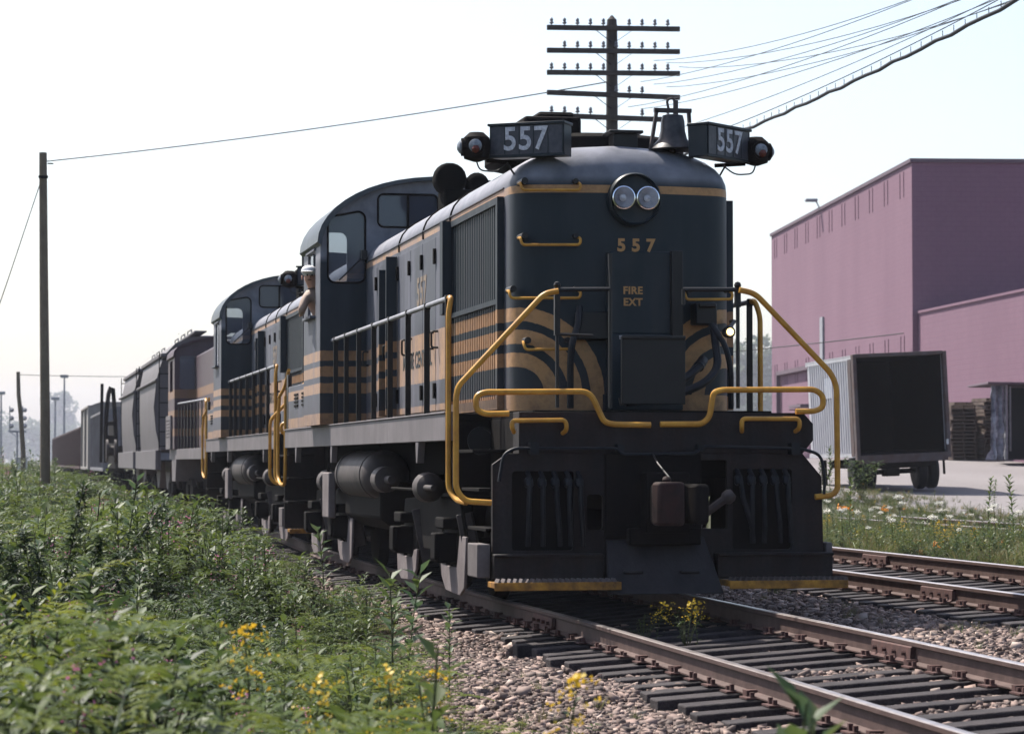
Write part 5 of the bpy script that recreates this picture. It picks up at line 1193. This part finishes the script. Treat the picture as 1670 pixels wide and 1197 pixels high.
for x, y, s_, lb in ((-4.65, -11.6, 1.12, 'goldenrod with a wide yellow plume in the near weeds'), (-4.55, -12.6, .95, 'small yellow goldenrod low in front of the wide plume'), (-4.1, -12.2, .95, 'yellow green goldenrod beside the dark stemmed milkweed'), (-3.65, -13.2, 1.0, 'goldenrod with bright yellow tip at the ballast corner'), (-3.80, -10.8, .85, 'feathery pale green goldenrod stalk before the ballast')):
    plant('goldenrod', tall_weed(1., 34, .11, .024, 'gold'), x, y, s_, lb, 'goldenrod', 'yellow goldenrods in the near weeds', .7)
for x, y, s_, lb in ((-5.75, -15.8, 1.62, 'blurred yellow green fern clump closest to the viewer'), (-5.45, -15.2, 1.5, 'blurred fern with broad bright fronds behind the closest clump'), (-5.05, -14.6, 1.22, 'bright fern rising beside the closest ferns'), (-5.80, -13.2, 1.62, 'large dark fern clump rising highest of the ferns'), (-5.3, -12.8, 1.38, 'spreading fern behind the closest ferns'), (-5.6, -9.8, 1.45, 'rounded yellow fern tuft standing farthest from the viewer'), (-4.75, -13.9, 1.05, 'low fern nearest the goldenrods')):
    plant('fern', frondy(1., 11, 3, .55, 18, .062), x, y, s_, lb, 'fern', 'ferns near the viewer', U(.3, .9))
b1 = plant('dark_bush', bushy(1.5, 3600, 0, .8, .085, .022), -5.45, -4.2, 1.08, 'dark feathery bush below the wooden pole', 'bush', None, .02)
for x, y, s_, lb in ((-3.42, -15.55, 1.28, 'broad leaved sprout closest to the viewer in front of the near rail'), (-3.18, -15.45, 1.26, 'broad leaved sprout beside the closest one before the near rail')):
    plant('leafy_sprout', tall_weed(.9, 20, .22, .06, up_=.55), x, y, s_, lb, 'plant', 'sprouts at the bottom edge', .7)
for x, y, lb in ((-.30, -.9, 'yellow flowered clump between the rails below the coupler'), (-.02, -1.3, 'yellow flowered clump between the rails nearest the viewer')):
    plant('flower_clump', bushy(.5, 80, 0, .2, .06, .015), x, y, .8, lb, 'flowers', None, .6)
    plant('yellow_flowers', tall_weed(.42, 14, .07, .016, 'gold'), x+.08, y-.1, 1., 'yellow flower stalk rising from the '+lb.split(' ', 2)[2], 'flowers', None, .6)
for x, y, s_, lb in ((14.4, 40.2, 1.0, 'tall bluish leafy weed in front of the trailer wheels'), (13.9, 39.4, .75, 'shorter bluish weed beside the tall one before the trailer'), (9.8, 16.2, .85, 'bluish mullein stalk in the middle of the grass strip'), (9.1, 12.2, .85, 'leafy weed just behind the second track near the mullein'), (11.2, 21.0, .8, 'leafy weed standing before the siding rail'), (9.3, 10.0, .85, 'leafy weed close to the far rail of the second track'), (16.0, 33.2, .55, 'small dark weed at the far side of the siding'), (7.9, 18.6, .8, 'leafy weed close beside the locomotive footboard')):
    plant('tall_weed', tall_weed(1.3, 46, .22, .06, up_=.6), x, y, s_, lb, 'weed', 'leafy weeds in the grass strip', .55)
plant('yard_bush', bushy(1.0, 420, 0, .55, .13, .05), 15.0, 39.6, 1.05, 'loose bluish green bush growing in front of the trailer wheels', 'bush', None, .6)
wl_ = [(8.9+U(-.4, 2.2), U(20, 34)) for _ in range(11)]
for i, (x, y) in enumerate(wl_):
    o = place('wild_carrot', bpy.data.objects['wild_carrot'].data if i else pmesh('wild_carrot', [(A(umbel(.5)), (0, 0, 0), 0, 1.1, .5)]), 'white flat topped wild carrot flower in the grass by the siding', 'flower', 'white wild carrot flowers by the siding', loc=(x, y, float(hgt(x, y))-.02)); o.rotation_euler = (0, 0, U(0, 6)); o.scale = (U(.8, 1.2),)*3
for i in range(7):
    x, y = 9.0+U(0, 2.2), U(24, 32)
    o = place('orange_lily', bpy.data.objects['orange_lily'].data if i else pmesh('orange_lily', [(A(lily(.5)), (0, 0, 0), 0, 1., .5)]), 'orange lily blooming in the grass beside the siding', 'flower', 'orange lilies by the siding', loc=(x, y, float(hgt(x, y))-.02)); o.rotation_euler = (0, 0, U(0, 6))

# trees
TREE = leafm('far_tree_leaf', [(.045, .07, .04), (.07, .10, .05), (.09, .12, .06)], .35)  # leaf tone lightened to stand in for part of the distance haze
def tree(x, y, h, r, label, group, n=2600, ls=.55):
    z = float(hgt(x, y)); t = empty('tree', (x, y, z), 0, label, 'tree', group); q = MB(); q.tube([(0, 0, -.3), (.1, 0, h*.3), (0, .1, h*.62), (.1, .1, h*.85)], r*.09, 8, r*.03)
    cl = []
    for k in range(11):
        a = k*2.4; rr = r*U(.25, .8); zz = h*(.28+.62*((k+.5)/11)); rr *= 1.15-.6*((k+.5)/11); c = Vector((math.cos(a)*rr, math.sin(a)*rr, zz)); cl.append((c, r*U(.38, .6))); q.tube([(0, 0, zz*.75), c*.6+Vector((0, 0, zz*.35)), c], r*.03, 5, r*.01)
    q.build('trunk', M['dpole'], t); m = len(cl)
    C = np.array([tuple(cl[i % m][0]) for i in range(n)]); S = np.array([cl[i % m][1] for i in range(n)]); d = rng.normal(0, 1, (n, 3)); d /= np.linalg.norm(d, axis=1)[:, None]; P_ = C+d*(S*rng.uniform(.35, 1.05, n)**.6)[:, None]*np.array([1, 1, .8])
    u = rng.normal(0, 1, (n, 3)); u /= np.linalg.norm(u, axis=1)[:, None]; v = np.cross(u, rng.normal(0, 1, (n, 3))); v /= np.linalg.norm(v, axis=1)[:, None]; s_ = (ls*rng.uniform(.5, 1.2, n))[:, None]
    V = np.stack([P_-u*s_*.6, P_+v*s_*.35, P_+u*s_*.6, P_-v*s_*.35], 1).reshape(-1, 3); F = np.arange(4*n).reshape(n, 4); T = np.repeat(np.clip(rng.random(n)*.6+np.repeat(rng.random(m), n//m+1)[:n]*.4, 0, 1), 4)
    o = bpy.data.objects.new('crown', quadmesh('crown', V, F, np.zeros(n), T, [TREE])); col.objects.link(o); o.parent = t; return t
for i, (x, y, h, r) in enumerate(((321, 1125, 54., 24.), (357, 1152, 51.0, 24.), (288, 1182, 48, 24), (396, 1197, 57., 26))):
    tree(x, y, h, r, ['hazy green tree seen between the locomotive and the warehouse', 'hazy tree close to the warehouse corner', 'hazy tree close beside the locomotive nose', 'hazy tree hidden behind the warehouse corner'][i], 'hazy trees between locomotive and warehouse', 5200, 2.9)
tree(49.4, 2562, 68, 22, 'pale hazy round tree beyond the far end of the train', 'far hazy trees on the horizon', 2600, 3.9)
for i, (x, y, h, r, lb) in enumerate(((-10.6, 2187, 35, 27, 'low blue hazy tree beyond the slim floodlight mast'), (15., 2262, 32, 25, 'low blue hazy tree behind the railway signals'), (43, 2352, 30, 24, 'low blue hazy tree behind the bare wooden pole'), (75, 2412, 33, 27, 'low hazy tree behind the far red cars'))):
    tree(x, y, h, r, lb, 'far hazy trees on the horizon', 1800, 3.6)
tl = []
for i in range(60):
    x = -400+i*22+U(-12, 12); y = 3200+U(-250, 250); h = U(26, 46)
    for _ in range(160): tl.append((x+rnd.gauss(0, 17), y+rnd.gauss(0, 17), max(0, rnd.gauss(h*.5, h*.25))))
P_ = np.array(tl); n = len(P_); u = rng.normal(0, 1, (n, 3)); v = np.cross(u, rng.normal(0, 1, (n, 3))); u /= np.linalg.norm(u, axis=1)[:, None]; v /= np.linalg.norm(v, axis=1)[:, None]
V = np.stack([P_-u*6, P_+v*4.5, P_+u*6, P_-v*4.5], 1).reshape(-1, 3)
place('treeline', quadmesh('treeline', V, np.arange(4*n).reshape(n, 4), np.zeros(n), np.repeat(rng.random(n), 4), [TREE]), 'far hazy treeline along the horizon', 'treeline', kind='stuff')

# ------------------------------------------------------------------ haze in the air
hz = MB().bx(-2200, 2600, -58, 4200, -14, 110).build('haze', None, smooth=False); hz.data.materials.clear()
hm = bpy.data.materials.new('haze_air'); hm.use_nodes = True; hn = hm.node_tree; hn.nodes.remove(hn.nodes['Principled BSDF'])
pv = hn.nodes.new('ShaderNodeVolumePrincipled'); pv.inputs['Density'].default_value = .00021; pv.inputs['Color'].default_value = (.86, .88, 1, 1); pv.inputs['Anisotropy'].default_value = 0.
hn.links.new(pv.outputs[0], hn.nodes['Material Output'].inputs['Volume']); hz.data.materials.append(hm); tag(hz, 'pale summer haze in the air over the yard', 'haze', kind='stuff')
